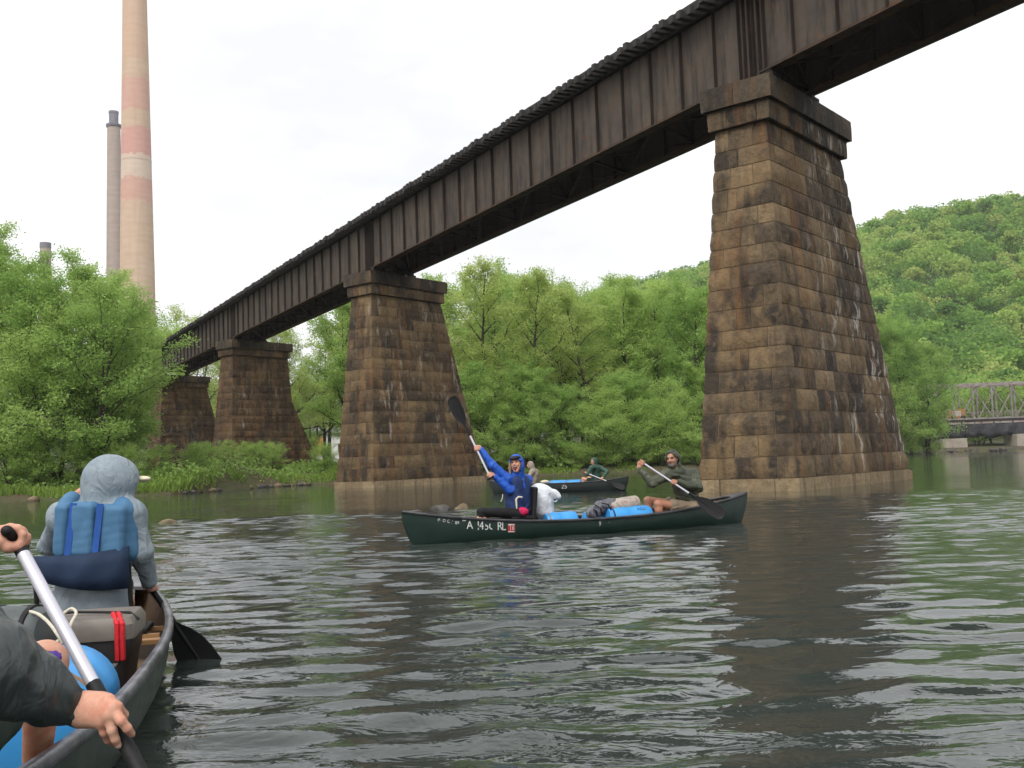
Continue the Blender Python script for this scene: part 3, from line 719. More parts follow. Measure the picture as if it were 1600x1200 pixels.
d_ = t.n('ShaderNodeBsdfDiffuse'); tr_ = t.n('ShaderNodeBsdfTranslucent'); ms_ = t.n('ShaderNodeMixShader'); ms_.inputs[0].default_value = 0.45
t.l(col, d_.inputs[0]); t.l(col, tr_.inputs[0]); t.l(d_.outputs[0], ms_.inputs[1]); t.l(tr_.outputs[0], ms_.inputs[2]); t.l(ms_.outputs[0], t.out.inputs['Surface'])
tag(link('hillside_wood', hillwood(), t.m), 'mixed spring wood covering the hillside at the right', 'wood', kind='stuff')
# ------------------------------------------------------------------ bank grass and undergrowth
def grass():
    r = np.random.default_rng(3); n = 60000
    x = r.uniform(-60, 60, n); d = r.gamma(1.6, 2.6, n); y = y_bank(x) + 0.15 + d
    keep = (vnoise(x, y, 3.0, 21) > np.where(x < -12, 0.40, 0.74)) & (y < 130); x, y, d = x[keep], y[keep], d[keep]; n = len(x)
    z = ground_h(x, y); h = r.uniform(0.12, 0.5, n) * (0.3 + 1.2 * vnoise(x, y, 2.0, 5)) * np.where(x < -12, 1.1, 0.6)
    a = r.uniform(0, 6.28, n); wd = r.uniform(0.03, 0.09, n); ln = r.normal(0, 0.28, (n, 2)) * h[:, None]
    B = np.stack([x, y, z - 0.03], 1); W = np.stack([np.cos(a) * wd, np.sin(a) * wd, a * 0], 1)
    T = B + np.stack([ln[:, 0], ln[:, 1], h], 1); Mm = (B + T) / 2 + np.stack([-ln[:, 0] * .2, -ln[:, 1] * .2, h * .08], 1)
    V = np.stack([B - W, B + W, Mm + W * .8, T], 1).reshape(-1, 3)
    return leafmesh('bank_grass', V, np.arange(4 * n).reshape(n, 4), np.clip(0.45 + 0.5 * (vnoise(x, y, 4, 8) - 0.5) + r.normal(0, 0.15, n), 0, 1))
M_grass = leaf_mat('bank_grass', (0.11, 0.17, 0.04), (0.19, 0.29, 0.06), (0.30, 0.40, 0.10), 0.45)
tag(link('bank_grass', grass(), M_grass), 'tall spring grass growing along the river banks', 'grass', kind='stuff')
def brush():
    """low leafy undergrowth under the trees: nobody could count it"""
    r = np.random.default_rng(13); n = 46000
    x = r.uniform(-62, 62, n); d = r.gamma(2.2, 4.2, n) + 0.6; y = y_bank(x) + d
    keep = (vnoise(x, y, 4.5, 31) > 0.36); x, y, d = x[keep], y[keep], d[keep]; n = len(x)
    hh = np.where((x > -30) & (x < -12), 1.3, 2.6) * vnoise(x, y, 3.2, 12) ** 1.3
    P = np.stack([x, y, ground_h(x, y) + r.random(n) * hh], 1)
    ok = ~((x > -30) & (x < -12) & (y > 76) & (y < 84) & (P[:, 2] > 1.9)); P = P[ok]; x, y = x[ok], y[ok]
    V, Q = quads(P, 0.24, r, 0.3)
    return leafmesh('undergrowth', V, Q, np.clip(0.4 + 0.5 * (vnoise(x, y, 3, 2) - 0.5) + r.normal(0, 0.14, len(P)), 0, 1))
tag(link('undergrowth', brush(), M_leaf[2]), 'dense low undergrowth beneath the riverside trees', 'undergrowth', kind='stuff')
# ------------------------------------------------------------------ stones, stump, driftwood
M_rock = simple('wet_river_rock', (0.075, 0.066, 0.056), (0.03, 0.027, 0.024), 3.0, 0.6, 0.5, 12, 0.03)
M_rock2 = simple('ochre_rock', (0.20, 0.15, 0.08), (0.10, 0.075, 0.045), 3.0, 0.7, 0.5, 12, 0.03)
M_dead = simple('dead_wood', (0.10, 0.08, 0.062), (0.045, 0.036, 0.03), 6.0, 0.95, 0.6, 18, 0.02, stretch=(1, 1, 0.2))
def rock(px, py, w, h, label, mat, seed, Y=None, z=0.0):
    p = gz(px, py, z); r = random.Random(seed)
    bm = bmesh.new(); bmesh.ops.create_icosphere(bm, subdivisions=4, radius=1.0)
    ph = [(Vector((r.gauss(0, 1), r.gauss(0, 1), r.gauss(0, 0.8))).normalized(), r.uniform(0.45, 0.85)) for _ in range(16)]
    for v in bm.verts:
        for nrm, dd in ph:
            e = v.co.dot(nrm) - dd
            if e > 0: v.co -= nrm * e * 0.97
        v.co *= 1 + 0.05 * math.sin(v.co.x * 9 + seed) * math.sin(v.co.y * 8 + 2 * seed) * math.sin(v.co.z * 7)
        v.co = Vector((v.co.x * w / 2, v.co.y * w * 0.38, v.co.z * h))
    me = bpy.data.meshes.new('rock'); bm.to_mesh(me); bm.free()
    o = link('rock', me, mat, None, True); o.location = (p.x, p.y, z - h * 0.35); o.rotation_euler = (0, 0, r.uniform(-0.5, 0.5))
    tag(o, label, 'rock', 'rocks breaking the river surface')
rock(268, 817, 0.62, 0.15, 'low ochre rock in the water right of the grey hooded paddler', M_rock2, 1)
rock(690, 797, 0.62, 0.20, 'rounded dark rock beyond the bow of the green canoe, left of its ochre neighbour', M_rock, 2)
rock(722, 795, 0.50, 0.22, 'ochre topped rock just behind the bow of the green canoe', M_rock2, 3)
rock(575, 806, 0.42, 0.10, 'small flat dark rock left of the green canoe, right of its smaller neighbour', M_rock, 4)
rock(648, 800, 0.75, 0.14, 'wide grey rock lying behind the tip of the green canoe', M_rock, 5)
rock(536, 804, 0.26, 0.06, 'smallest dark rock at the riffle left of the green canoe', M_rock, 6)
rock(902, 786, 0.55, 0.09, 'dark wet rock awash between the two canoes on the right', M_rock, 8)
rock(880, 788, 0.40, 0.06, 'thin rock awash behind the white bag', M_rock, 9)
rr = random.Random(4); k = 0
for i in range(46):
    px = rr.choice([rr.uniform(0, 130), rr.uniform(222, 312), rr.uniform(222, 312)])
    wv_ = gz(px, 777).x; x = wv_; y = float(y_bank(x)) - rr.uniform(-0.3, 0.6); s = rr.uniform(0.12, 0.42)
    bm = bmesh.new(); bmesh.ops.create_icosphere(bm, subdivisions=1, radius=1.0)
    for v in bm.verts: v.co = Vector((v.co.x * s * rr.uniform(.8, 1.3), v.co.y * s * 0.7, v.co.z * s * 0.55 * rr.uniform(.8, 1.2)))
    me = bpy.data.meshes.new('shore_stone'); bm.to_mesh(me); bm.free()
    o = link('shore_stone', me, rr.choice([M_rock, M_rock2, M_rock]), None, True); o.location = (x, y, 0.06); o.rotation_euler = (0, 0, rr.uniform(0, 3))
    tag(o, 'pale stone in the shingle at the foot of the left bank', 'stone', 'stones along the left bank waterline')
# leaning stump on the bank in front of the bank pier
p = at(352, 742, 78.0); g = float(ground_h(p.x, 78.0)); st = empty('tree_stump', (p.x, 78.0, g), 0, 'broken leaning tree stump on the bank in front of the bank pier', 'stump')
mb = MB(); mb.tube([(0.55, 0, -0.2), (0.25, 0, 0.25), (-0.15, 0, 0.8), (-0.45, 0.1, 1.5), (-0.5, 0.1, 2.1), (-0.42, 0.1, 2.5)], [0.55, 0.42, 0.30, 0.22, 0.16, 0.05], 9)
mb.build('trunk', M_dead, st, True)
mb = MB()
for a in range(5): mb.tube([(0.4, 0, 0.1), (0.4 + 0.8 * math.cos(a * 1.3), 0.6 * math.sin(a * 1.3), 0.12), (0.4 + 1.4 * math.cos(a * 1.3), 1.0 * math.sin(a * 1.3), -0.15)], [0.2, 0.13, 0.04], 6)
mb.build('root', M_dead, st, True)
# leafless brush before the farthest pier
p = at(300, 700, 88.0); g = float(ground_h(p.x, 88.0)); r_ = np.random.default_rng(5)
bs = empty('bare_bush', (p.x, 88.0, g), 0, 'tangled bare bush before the farthest pier', 'bush'); mb = MB(); mb2 = MB()
for i in range(16):
    a = r_.uniform(0, 6.28); d = np.array([math.cos(a) * .35, math.sin(a) * .35, 1.0]); q = np.array([0, 0, -0.1]); pts = [q]
    for j in range(6): d = d + r_.normal(size=3) * 0.18; d /= np.linalg.norm(d); q = q + d * r_.uniform(0.6, 0.9); pts.append(q)
    mb.tube(pts, [0.05 - 0.006 * j for j in range(7)], 5)
    for j in range(2, 7):
        for _ in range(3):
            e = pts[j] + r_.normal(size=3) * np.array([.6, .6, .5]); mb2.tube([pts[j], (pts[j] + e) / 2 + r_.normal(size=3) * .06, e], [0.018, 0.012, 0.006], 3, False)
mb.build('stem', M_bark, bs, True); mb2.build('twigs', M_dead, bs)
# ------------------------------------------------------------------ the old road bridge at the right
M_truss = simple('silvery_truss_paint', (0.27, 0.27, 0.25), (0.14, 0.10, 0.08), 1.5, 0.6, world=True)
M_rustt = simple('rusted_chord', (0.20, 0.14, 0.12), (0.30, 0.28, 0.26), 1.2, 0.8, world=True)
M_tarp = simple('black_tarpaulin', (0.02, 0.02, 0.022), (0.035, 0.035, 0.04), 1.0, 0.7, 0.8, 1.2, 0.15, world=True)
M_conc = simple('pale_concrete', (0.36, 0.32, 0.27), (0.26, 0.22, 0.18), 0.8, 0.9, 0.2, 6, 0.02, world=True)
TY = 188.0
z_top = at(1540, 600, TY).z; z_bot = at(1540, 655, TY).z; x_of = lambda px: at(px, 640, TY).x
tb = empty('truss_bridge', (x_of(1500), TY, 0), 0, 'old steel truss road bridge with silvery posts at the right edge', 'bridge')
ox = x_of(1500); xs = [x_of(1400 + 30.2 * i) - ox for i in range(0, 13)]; zt, zb = z_top, z_bot
for side, yy in ((0, 0.0), (1, 6.0)):
    MB().bar((xs[1], yy, zt), (xs[-1], yy, zt), 0.35, 0.5).build('top_chord', M_rustt, tb)
    MB().bar((xs[0], yy, zb + 0.2), (xs[-1], yy, zb + 0.2), 0.3, 0.3).build('bottom_chord', M_truss, tb)
    for i, x in enumerate(xs[1:]):
        MB().bar((x, yy, zb + 0.33), (x, yy, zt - 0.26), 0.28, 0.24, (0, 1, 0)).build('post', M_truss, tb)
    for i in range(1, len(xs) - 1):
        if side == 0 and i < 8: MB().bar((xs[i], yy + 0.16, zt - 0.3), (xs[i+1], yy + 0.16, zb + 0.4), 0.2, 0.16, (0, 1, 0)).build('diagonal', M_truss, tb)
        else: MB().bar((xs[i+1], yy - 0.16, zt - 0.3), (xs[i], yy - 0.16, zb + 0.4), 0.2, 0.16, (0, 1, 0)).build('diagonal', M_rustt, tb)
    MB().bar((xs[0], yy, zb + 1.35), (xs[-1], yy, zb + 1.35), 0.07).build('handrail', M_rustt, tb)
    mb = MB()
    for x in np.arange(xs[0], xs[-1], 0.55): mb.bar((x, yy + 0.02, zb + 0.36), (x, yy + 0.02, zb + 1.31), 0.04)
    mb.build('baluster_row', M_rustt, tb)
for i in range(1, len(xs)): MB().bar((xs[i], 0.18, zt), (xs[i], 5.82, zt), 0.16).build('cross_strut', M_rustt, tb)
MB().box((xs[0], -0.5, zb - 0.42), (xs[-1], 6.6, zb + 0.02)).build('deck', M_iron, tb)
MB().bar((xs[0], -0.6, zb - 0.62), (xs[-1], -0.6, zb - 0.62), 0.25, 0.34).build('deck_girder', M_rustt, tb)
# hanging tarpaulins: wavy sheets with thickness
r_ = random.Random(8); n = 90; V = []; Fs = []; ztb = zb - 0.44
for i in range(n + 1):
    x = xs[1] + (xs[-1] - xs[1]) * i / n; bot = at(1490, 686, TY).z + 0.5 * (i / n) + 0.35 * math.sin(i * 0.55) * (i > 25) * 0.6
    for kz, f in enumerate((0, 0.35, 0.7, 1.0)):
        yw = -0.62 + 0.22 * math.sin(i * 0.9 + kz) * (0.2 + f) + 0.12 * math.sin(i * 2.3)
        V.append((x, yw, ztb + (bot - ztb) * f))
for i in range(n):
    for kz in range(3): a = i * 4 + kz; Fs.append((a, a + 4, a + 5, a + 1))
me = mesh('tarpaulin', V, Fs); bm = bmesh.new(); bm.from_mesh(me); bmesh.ops.solidify(bm, geom=bm.faces[:], thickness=0.03); bm.to_mesh(me); bm.free()
link('tarpaulin', me, M_tarp, tb, True)
def conc_pier(px0, px1, ytop, label, Yp):
    x0, x1 = at(px0, 700, Yp).x, at(px1, 700, Yp).x; xc = (x0 + x1) / 2; hw = (x1 - x0) / 2; zt_ = at(px0, ytop, Yp).z
    o = empty('concrete_pier', (xc, Yp + 2.6, 0), 0, label, 'bridge pier')
    prof = [(-hw, -2.6), (hw, -2.6), (hw * 1.05, -1.5), (hw * 1.05, 1.5), (hw, 2.6), (-hw, 2.6), (-hw * 1.05, 1.5), (-hw * 1.05, -1.5)]
    V = [(x * s, y * s, z) for z, s in ((-1.5, 1.0), (zt_ - 0.4, 0.97), (zt_, 0.97)) for x, y in prof]
    MB().add(V, [(i * 8 + k, i * 8 + (k+1) % 8, (i+1) * 8 + (k+1) % 8, (i+1) * 8 + k) for i in range(2) for k in range(8)] + [tuple(range(16, 24))]).build('shaft', M_conc, o, False, 0.05)
    MB().box((-hw * 1.12, -2.8, -1.2), (hw * 1.12, 2.8, 0.45)).build('footing', M_conc, o, False, 0.05)
conc_pier(1474, 1513, 686, 'squat concrete pier under the truss bridge', TY - 2)
conc_pier(1590, 1632, 678, 'concrete pier under the truss bridge cut by the right edge', TY - 2)
# far shore below the truss: rubble and a parked orange work machine on the deck
for i in range(34):
    px = rr.uniform(1462, 1600); x = gz(px, 705).x; y = float(y_bank(x)) + rr.uniform(-0.5, 2.0); s = rr.uniform(0.4, 1.1)
    bm = bmesh.new(); bmesh.ops.create_icosphere(bm, subdivisions=1, radius=1.0)
    for v in bm.verts: v.co = Vector((v.co.x * s * rr.uniform(.8, 1.3), v.co.y * s * 0.7, v.co.z * s * 0.5 * rr.uniform(.8, 1.2)))
    me = bpy.data.meshes.new('rubble_stone'); bm.to_mesh(me); bm.free()
    o = link('rubble_stone', me, rr.choice([M_rock, M_rock2, M_rock]), None, True); o.location = (x, y, 0.2); o.rotation_euler = (0, 0, rr.uniform(0, 3))
    tag(o, 'rubble stone on the far shore below the truss bridge', 'stone', 'rubble below the truss bridge')
M_orange = simple('orange_paint', (0.42, 0.20, 0.04), (0.36, 0.16, 0.04), 2, 0.6); M_pale = simple('pale_panel', (0.55, 0.47, 0.40), (0.45, 0.38, 0.33), 2, 0.6)
wx_ = x_of(1504); wm = empty('work_machine', (wx_, TY + 3.0, z_bot + 0.02), 0, 'orange and white work machine parked on the truss bridge deck', 'machine')
MB().box((-1.4, -0.9, 0.45), (1.4, 0.9, 0.75)).build('chassis', M_orange, wm, False, 0.04)
MB().box((-0.9, -0.8, 0.75), (0.7, 0.8, 1.75)).build('housing', M_pale, wm, False, 0.08)
MB().box((0.72, -0.85, 0.75), (1.4, 0.85, 2.1)).build('cab', M_orange, wm, False, 0.08)
MB().box((-1.4, -0.85, 0.75), (-0.92, 0.85, 1.9)).build('hopper', M_orange, wm, False, 0.06)
for sx in (-0.9, 0.9):
    for sy in (-1, 1): MB().lathe([(0.1, -0.13), (0.42, -0.13), (0.45, -0.05), (0.45, 0.05), (0.42, 0.13), (0.1, 0.13)], 20, Matrix.Translation((sx, sy * 0.98, 0.45)) @ Matrix.Rotation(math.pi / 2, 4, 'X')).build('wheel', M_iron, wm, True)
# small white building with a red sign panel, glimpsed behind the trees right of the bank pier
p = at(500, 690, 150); bd = empty('shed', (p.x + 2, 152, float(ground_h(p.x, 152))), 0.15, 'white shed with a red panel glimpsed behind the bank pier', 'shed')
M_white = simple('white_boards', (0.72, 0.72, 0.70), (0.6, 0.6, 0.58), 1.0, 0.7); M_redp = simple('red_panel', (0.45, 0.08, 0.05), (0.5, 0.3, 0.06), 0.7, 0.6); M_roof = simple('grey_roof_sheet', (0.2, 0.2, 0.21), None, 1, 0.7)
MB().box((-4, -2.5, -0.3), (5, 3.5, 4.6)).build('wall', M_white, bd)
MB().add([(-4.4, -3, 4.6), (5.4, -3, 4.6), (5.4, 4, 4.6), (-4.4, 4, 4.6), (-4.4, 0.5, 6.6), (5.4, 0.5, 6.6)], [(0,1,5,4), (2,3,4,5), (0,4,3), (1,2,5), (3,2,1,0)]).build('roof', M_roof, bd)
MB().box((-3.7, -2.56, 1.6), (-1.5, -2.503, 4.2)).build('panel', M_redp, bd)
for x in (0.2, 2.4):
    wnd = MB().box((x, -2.55, 1.6), (x + 1.3, -2.504, 3.2)).build('window', M_white, bd); MB().box((x + 0.12, -2.57, 1.72), (x + 1.18, -2.552, 3.08)).build('pane', M_iron, wnd)
# ================================================================== implicit-surface modelling for soft shapes
def _v(p): return np.array(p, np.float32)
class Soft:
    """smooth union of tapered capsules and ellipsoids, meshed with surface nets"""
    def __init__(s, k=0.02): s.k = k; s.ops = []
    def cap(s, a, b, ra, rb=None, k=None, sub=False):
        s.ops.append(('c', _v(a), _v(b), ra, ra if rb is None else rb, s.k if k is None else k, sub)); return s
    def chain(s, pts, rad, k=None):
        for i in range(len(pts) - 1): s.cap(pts[i], pts[i+1], rad[i], rad[i+1], k)
        return s
    def ell(s, c, r, R=None, k=None, sub=False):
        s.ops.append(('e', _v(c), _v(r), None if R is None else np.array(R, np.float32), 0, s.k if k is None else k, sub)); return s
    def box(s, c, h, rr, R=None, k=None, sub=False):
        s.ops.append(('b', _v(c), _v(h), None if R is None else np.array(R, np.float32), rr, s.k if k is None else k, sub)); return s
    def mesh(s, name, res, wrinkle=None, post=None):
        lo, hi = np.full(3, 1e9), np.full(3, -1e9)
        bb = []
        for o in s.ops:
            if o[0] == 'c':
                m = max(o[3], o[4]) + o[5]; l, h = np.minimum(o[1], o[2]) - m, np.maximum(o[1], o[2]) + m
            else:
                m = (np.linalg.norm(o[2]) if o[3] is not None else o[2].max()) + o[5] + (o[4] if o[0] == 'b' else 0); l, h = o[1] - m, o[1] + m
            bb.append((l, h))
            if not o[6]: lo, hi = np.minimum(lo, l), np.maximum(hi, h)
        lo = lo - 3 * res; n = np.ceil((hi + 3 * res - lo) / res).astype(int) + 1
        F = np.full(n, 0.06, np.float32); ax = [(lo[i] + res * np.arange(n[i])).astype(np.float32) for i in range(3)]
        for o, (l, h) in zip(s.ops, bb):
            i0 = np.maximum(((l - lo) / res).astype(int) - 2, 0); i1 = np.minimum(((h - lo) / res).astype(int) + 4, n)
            if (i1 <= i0).any(): continue
            sl = tuple(slice(i0[i], i1[i]) for i in range(3))
            X, Y, Z = ax[0][sl[0]][:, None, None], ax[1][sl[1]][None, :, None], ax[2][sl[2]][None, None, :]
            if o[0] == 'c':
                a, b = o[1], o[2]; ba = b - a; q = float(ba @ ba) + 1e-9
                px, py, pz = X - a[0], Y - a[1], Z - a[2]
                t = np.clip((px * ba[0] + py * ba[1] + pz * ba[2]) / q, 0, 1)
                d = np.sqrt((px - ba[0] * t) ** 2 + (py - ba[1] * t) ** 2 + (pz - ba[2] * t) ** 2) - (o[3] + (o[4] - o[3]) * t)
            else:
                px, py, pz = X - o[1][0], Y - o[1][1], Z - o[1][2]
                if o[3] is not None:
                    R = o[3]; px, py, pz = px*R[0,0]+py*R[1,0]+pz*R[2,0], px*R[0,1]+py*R[1,1]+pz*R[2,1], px*R[0,2]+py*R[1,2]+pz*R[2,2]
                r = o[2]
                if o[0] == 'e':
                    k0 = np.sqrt((px/r[0])**2 + (py/r[1])**2 + (pz/r[2])**2); k1 = np.sqrt((px/r[0]**2)**2 + (py/r[1]**2)**2 + (pz/r[2]**2)**2) + 1e-9
                    d = k0 * (k0 - 1) / k1
                else:
                    qx, qy, qz = np.abs(px) - r[0] + o[4], np.abs(py) - r[1] + o[4], np.abs(pz) - r[2] + o[4]
                    d = np.sqrt(np.maximum(qx, 0)**2 + np.maximum(qy, 0)**2 + np.maximum(qz, 0)**2) + np.minimum(np.maximum(qx, np.maximum(qy, qz)), 0) - o[4]
            k = max(o[5], 1e-4); f = F[sl]
            if o[6]:
                d = -d; h_ = np.clip(0.5 - 0.5 * (d - f) / k, 0, 1) if False else np.maximum(k - np.abs(f - d), 0) / k
                F[sl] = np.maximum(f, d) + h_ * h_ * k * 0.25
            else:
                h_ = np.maximum(k - np.abs(f - d), 0) / k
                F[sl] = np.minimum(f, d) - h_ * h_ * k * 0.25
        if wrinkle:
            amp, fr, seed = wrinkle; r = np.random.default_rng(seed); X, Y, Z = ax[0][:, None, None], ax[1][None, :, None], ax[2][None, None, :]
            W = 0
            for i in range(5):
                kv = r.normal(size=3) * fr * (0.7 + 0.35 * i); kw = r.normal(size=3) * fr * 0.5
                W = W + (1.27 - 2 * np.abs(np.sin(0.5 * (kv[0]*X + kv[1]*Y + kv[2]*Z) + 1.6 * np.sin(kw[0]*X + kw[1]*Y + kw[2]*Z)))) / (1 + 0.5 * i)
            F = F + (amp * W).astype(np.float32)
        if post is not None: F = post(F, ax)
        S = F < 0
        c = S[:-1,:-1,:-1].astype(np.int8)
        tot = sum(S[i:n[0]-1+i, j:n[1]-1+j, k_:n[2]-1+k_].astype(np.int8) for i in (0,1) for j in (0,1) for k_ in (0,1))
        act = (tot > 0) & (tot < 8); idx = np.argwhere(act); N = len(idx)
        off = np.array([(i, j, k_) for i in (0,1) for j in (0,1) for k_ in (0,1)])
        vals = np.stack([F[idx[:,0]+o_[0], idx[:,1]+o_[1], idx[:,2]+o_[2]] for o_ in off], 1)
        acc = np.zeros((N, 3)); cnt = np.zeros(N)
        for a in range(8):
            for b in range(a + 1, 8):
                if np.abs(off[a] - off[b]).sum() != 1: continue
                fa, fb = vals[:, a], vals[:, b]; m = (fa < 0) != (fb < 0)
                t = np.where(m, fa / np.where(m, fa - fb, 1), 0); p = off[a] + (off[b] - off[a]) * t[:, None]
                acc[m] += p[m]; cnt[m] += 1
        V = lo + (idx + acc / cnt[:, None]) * res
        vid = np.full(act.shape, -1, np.int32); vid[act] = np.arange(N)
        Qs = []
        for a in range(3):
            b, c_ = (a + 1) % 3, (a + 2) % 3
            s0 = [slice(1, -1)] * 3; s1 = [slice(1, -1)] * 3; s0[a] = slice(0, -1); s1[a] = slice(1, None)
            A, B = S[tuple(s0)], S[tuple(s1)]; e = np.argwhere(A != B)
            if not len(e): continue
            fl = A[e[:,0], e[:,1], e[:,2]]
            g = e.copy(); 
            for ax_ in range(3):
                if ax_ != a: g[:, ax_] += 1
            def cell(db, dc):
                q = g.copy(); q[:, b] += db; q[:, c_] += dc; return vid[q[:,0], q[:,1], q[:,2]]
            q4 = np.stack([cell(-1,-1), cell(0,-1), cell(0,0), cell(-1,0)], 1)
            q4[~fl] = q4[~fl][:, ::-1]; Qs.append(q4)
        Q = np.concatenate(Qs); Q = Q[(Q >= 0).all(1)]
        me = npmesh(name, V, Q); me.polygons.foreach_set('use_smooth', np.ones(len(Q), bool))
        return me
def soft_obj(sf, name, mat, parent, res, wrinkle=None, post=None):
    me = sf.mesh(name, res, wrinkle, post)
    if parent is not None:                      # vertices are in world space; parent transforms are undone
        bpy.context.view_layer.update()
        me.transform(parent.matrix_world.inverted())
    return link(name, me, mat, parent)
def wobj(mb, name, mat, parent, **k):           # the same for MB meshes given in world space
    o = mb.build(name, mat, None, **k)
    if parent is not None:
        bpy.context.view_layer.update(); o.data.transform(parent.matrix_world.inverted()); o.parent = parent
    return o
def frame3(f, u):
    f = Vector(f).normalized(); l = Vector(u).cross(f).normalized(); u = f.cross(l)
    return f, l, u
def rot3(l, f, u): return np.array([[l[i], f[i], u[i]] for i in range(3)])
def ball(name, c, r, mat, parent, R=None, n=14):
    bm = bmesh.new(); bmesh.ops.create_uvsphere(bm, u_segments=n, v_segments=n // 2 + 1, radius=1.0)
    for v in bm.verts:
        q = Vector((v.co.x * r[0], v.co.y * r[1], v.co.z * r[2]))
        if R is not None: q = Vector(R @ np.array(q))
        v.co = q + Vector(c)
    me = bpy.data.meshes.new(name); bm.to_mesh(me); bm.free()
    if parent is not None:
        bpy.context.view_layer.update(); me.transform(parent.matrix_world.inverted())
    return link(name, me, mat, parent, True)
# ------------------------------------------------------------------ materials for boats, people and gear
def skin(name, c):
    t = NT(name); n = t.noise(t.obj(), 22.0, 5.0, 0.65)
    col = t.mix(t.ramp(n, [(0.35, 0.0), (0.65, 1.0)]), c, (c[0] * 0.90, c[1] * 0.66, c[2] * 0.62))
    t.p.inputs['Subsurface Weight'].default_value = 0.12; t.p.inputs['Subsurface Radius'].default_value = (0.02, 0.008, 0.005)
    return t.set(col, 0.5, 0, 0.4, t.bump(t.noise(t.obj(), 120.0, 4.0), 0.35, 0.003))
def cloth(name, c, c2=None, rough=0.75, fold=10.0, amt=0.35, spec=0.3):
    t = NT(name); v = t.obj(); c2 = c2 or tuple(x * 0.82 for x in c)
    f = t.ramp(t.noise(v, 4.0, 4.0), [(0.35, 0.0), (0.65, 1.0)])
    h1 = t.noise(t.map(v, (1, 1, 0.6)), fold, 3.0, 0.5, 1.5); h2 = t.noise(v, 260.0, 2.0)
    return t.set(t.mix(f, c, c2), rough, 0, spec, t.bump(h2, 0.12, 0.001, t.bump(h1, amt, 0.02)))
M_skin = skin('skin', (0.58, 0.34, 0.24)); M_skin2 = skin('tanned_skin', (0.42, 0.225, 0.145))
M_eye = simple('dark_eye', (0.03, 0.022, 0.018), None, 5, 0.3); M_lip = simple('lip', (0.38, 0.11, 0.10), None, 5, 0.5); M_teeth = simple('teeth', (0.75, 0.72, 0.66), None, 5, 0.35)
M_mouth = simple('mouth', (0.10, 0.022, 0.022), None, 5, 0.6); M_hairb = simple('brown_hair', (0.10, 0.062, 0.035), (0.05, 0.03, 0.018), 30, 0.6, 0.5, 80); M_hairg = simple('grey_hair', (0.17, 0.15, 0.135), (0.08, 0.07, 0.062), 30, 0.7, 0.5, 80)
M_hairl = simple('light_brown_hair', (0.24, 0.16, 0.09), (0.14, 0.09, 0.05), 30, 0.6, 0.5, 80)
M_blueJ = cloth('royal_blue_rain_shell', (0.014, 0.10, 0.50), (0.011, 0.075, 0.42), 0.5, 13, 0.6, 0.45); M_navyV = cloth('navy_life_vest', (0.018, 0.038, 0.13), (0.012, 0.028, 0.095), 0.7)
M_black = cloth('black_leggings', (0.012, 0.012, 0.014), None, 0.8, 18, 0.3); M_pink = cloth('pink_shirt', (0.58, 0.02, 0.10), None, 0.8)
M_olive = cloth('olive_rain_jacket', (0.060, 0.066, 0.040), (0.040, 0.046, 0.028), 0.5, 13, 0.6, 0.45); M_khaki = cloth('khaki_shorts', (0.25, 0.19, 0.13), None, 0.85)
M_green = cloth('green_rain_jacket', (0.045, 0.10, 0.075), None, 0.6); M_dkshort = cloth('dark_shorts', (0.035, 0.05, 0.04), None, 0.85); M_beige = cloth('beige_rain_jacket', (0.34, 0.29, 0.23), None, 0.7)
M_greyJ = cloth('grey_blue_rain_jacket', (0.235, 0.28, 0.315), (0.19, 0.235, 0.27), 0.5, 12, 0.95, 0.4); M_pfd = cloth('sky_blue_life_vest', (0.065, 0.165, 0.29), (0.055, 0.145, 0.26), 0.65, 6, 0.2)
M_strap = cloth('royal_strap', (0.02, 0.085, 0.33), None, 0.7); M_navyS = cloth('navy_seat_cloth', (0.012, 0.028, 0.065), (0.009, 0.02, 0.048), 0.75, 7, 0.4); M_cream = cloth('cream_cap', (0.70, 0.64, 0.46), None, 0.8)
M_dkJ = cloth('black_green_rain_jacket', (0.030, 0.038, 0.038), (0.020, 0.027, 0.027), 0.36, 9, 1.0, 0.55); M_shoe = cloth('dark_sandal', (0.03, 0.025, 0.022), None, 0.8); M_purple = cloth('purple_bandana', (0.10, 0.045, 0.30), None, 0.7, 30, 0.5)
def hull_mat(name, c, c2):
    t = NT(name); v = t.obj()
    col = t.mix(t.ramp(t.noise(v, 2.2, 5.0, 0.6), [(0.35, 0.0), (0.7, 1.0)]), c, c2)
    scr = t.noise(t.map(v, (1.2, 9, 26)), 3.0, 5.0, 0.7)
    col = t.mix(t.ramp(scr, [(0.63, 0.0), (0.72, 0.5)]), col, tuple(min(0.3, x * 2.6 + 0.02) for x in c))
    return t.set(col, t.ramp(t.noise(v, 5.0, 4.0), [(0.3, 0.28), (0.7, 0.5)]), 0, 0.5, t.bump(t.noise(v, 6.0, 4.0), 0.12, 0.01))
M_hull = hull_mat('green_royalex_hull', (0.006, 0.020, 0.015), (0.009, 0.027, 0.020)); M_hull2 = hull_mat('dark_hull', (0.012, 0.018, 0.018), (0.018, 0.026, 0.024)); M_hull3 = hull_mat('grey_green_hull', (0.020, 0.034, 0.027), (0.032, 0.046, 0.038))
M_inner = simple('tan_hull_inside', (0.16, 0.105, 0.062), (0.09, 0.06, 0.04), 3, 0.7); M_gun = simple('black_vinyl_gunwale', (0.018, 0.018, 0.020), (0.055, 0.055, 0.062), 7, 0.35, 0.2, 30)
M_gunw = simple('scuffed_vinyl_gunwale', (0.035, 0.036, 0.042), (0.17, 0.17, 0.19), 9, 0.3, 0.3, 30); M_ash = simple('varnished_ash', (0.36, 0.20, 0.085), (0.26, 0.135, 0.055), 5, 0.5, 0.2, 40, stretch=(1, 0.1, 1))
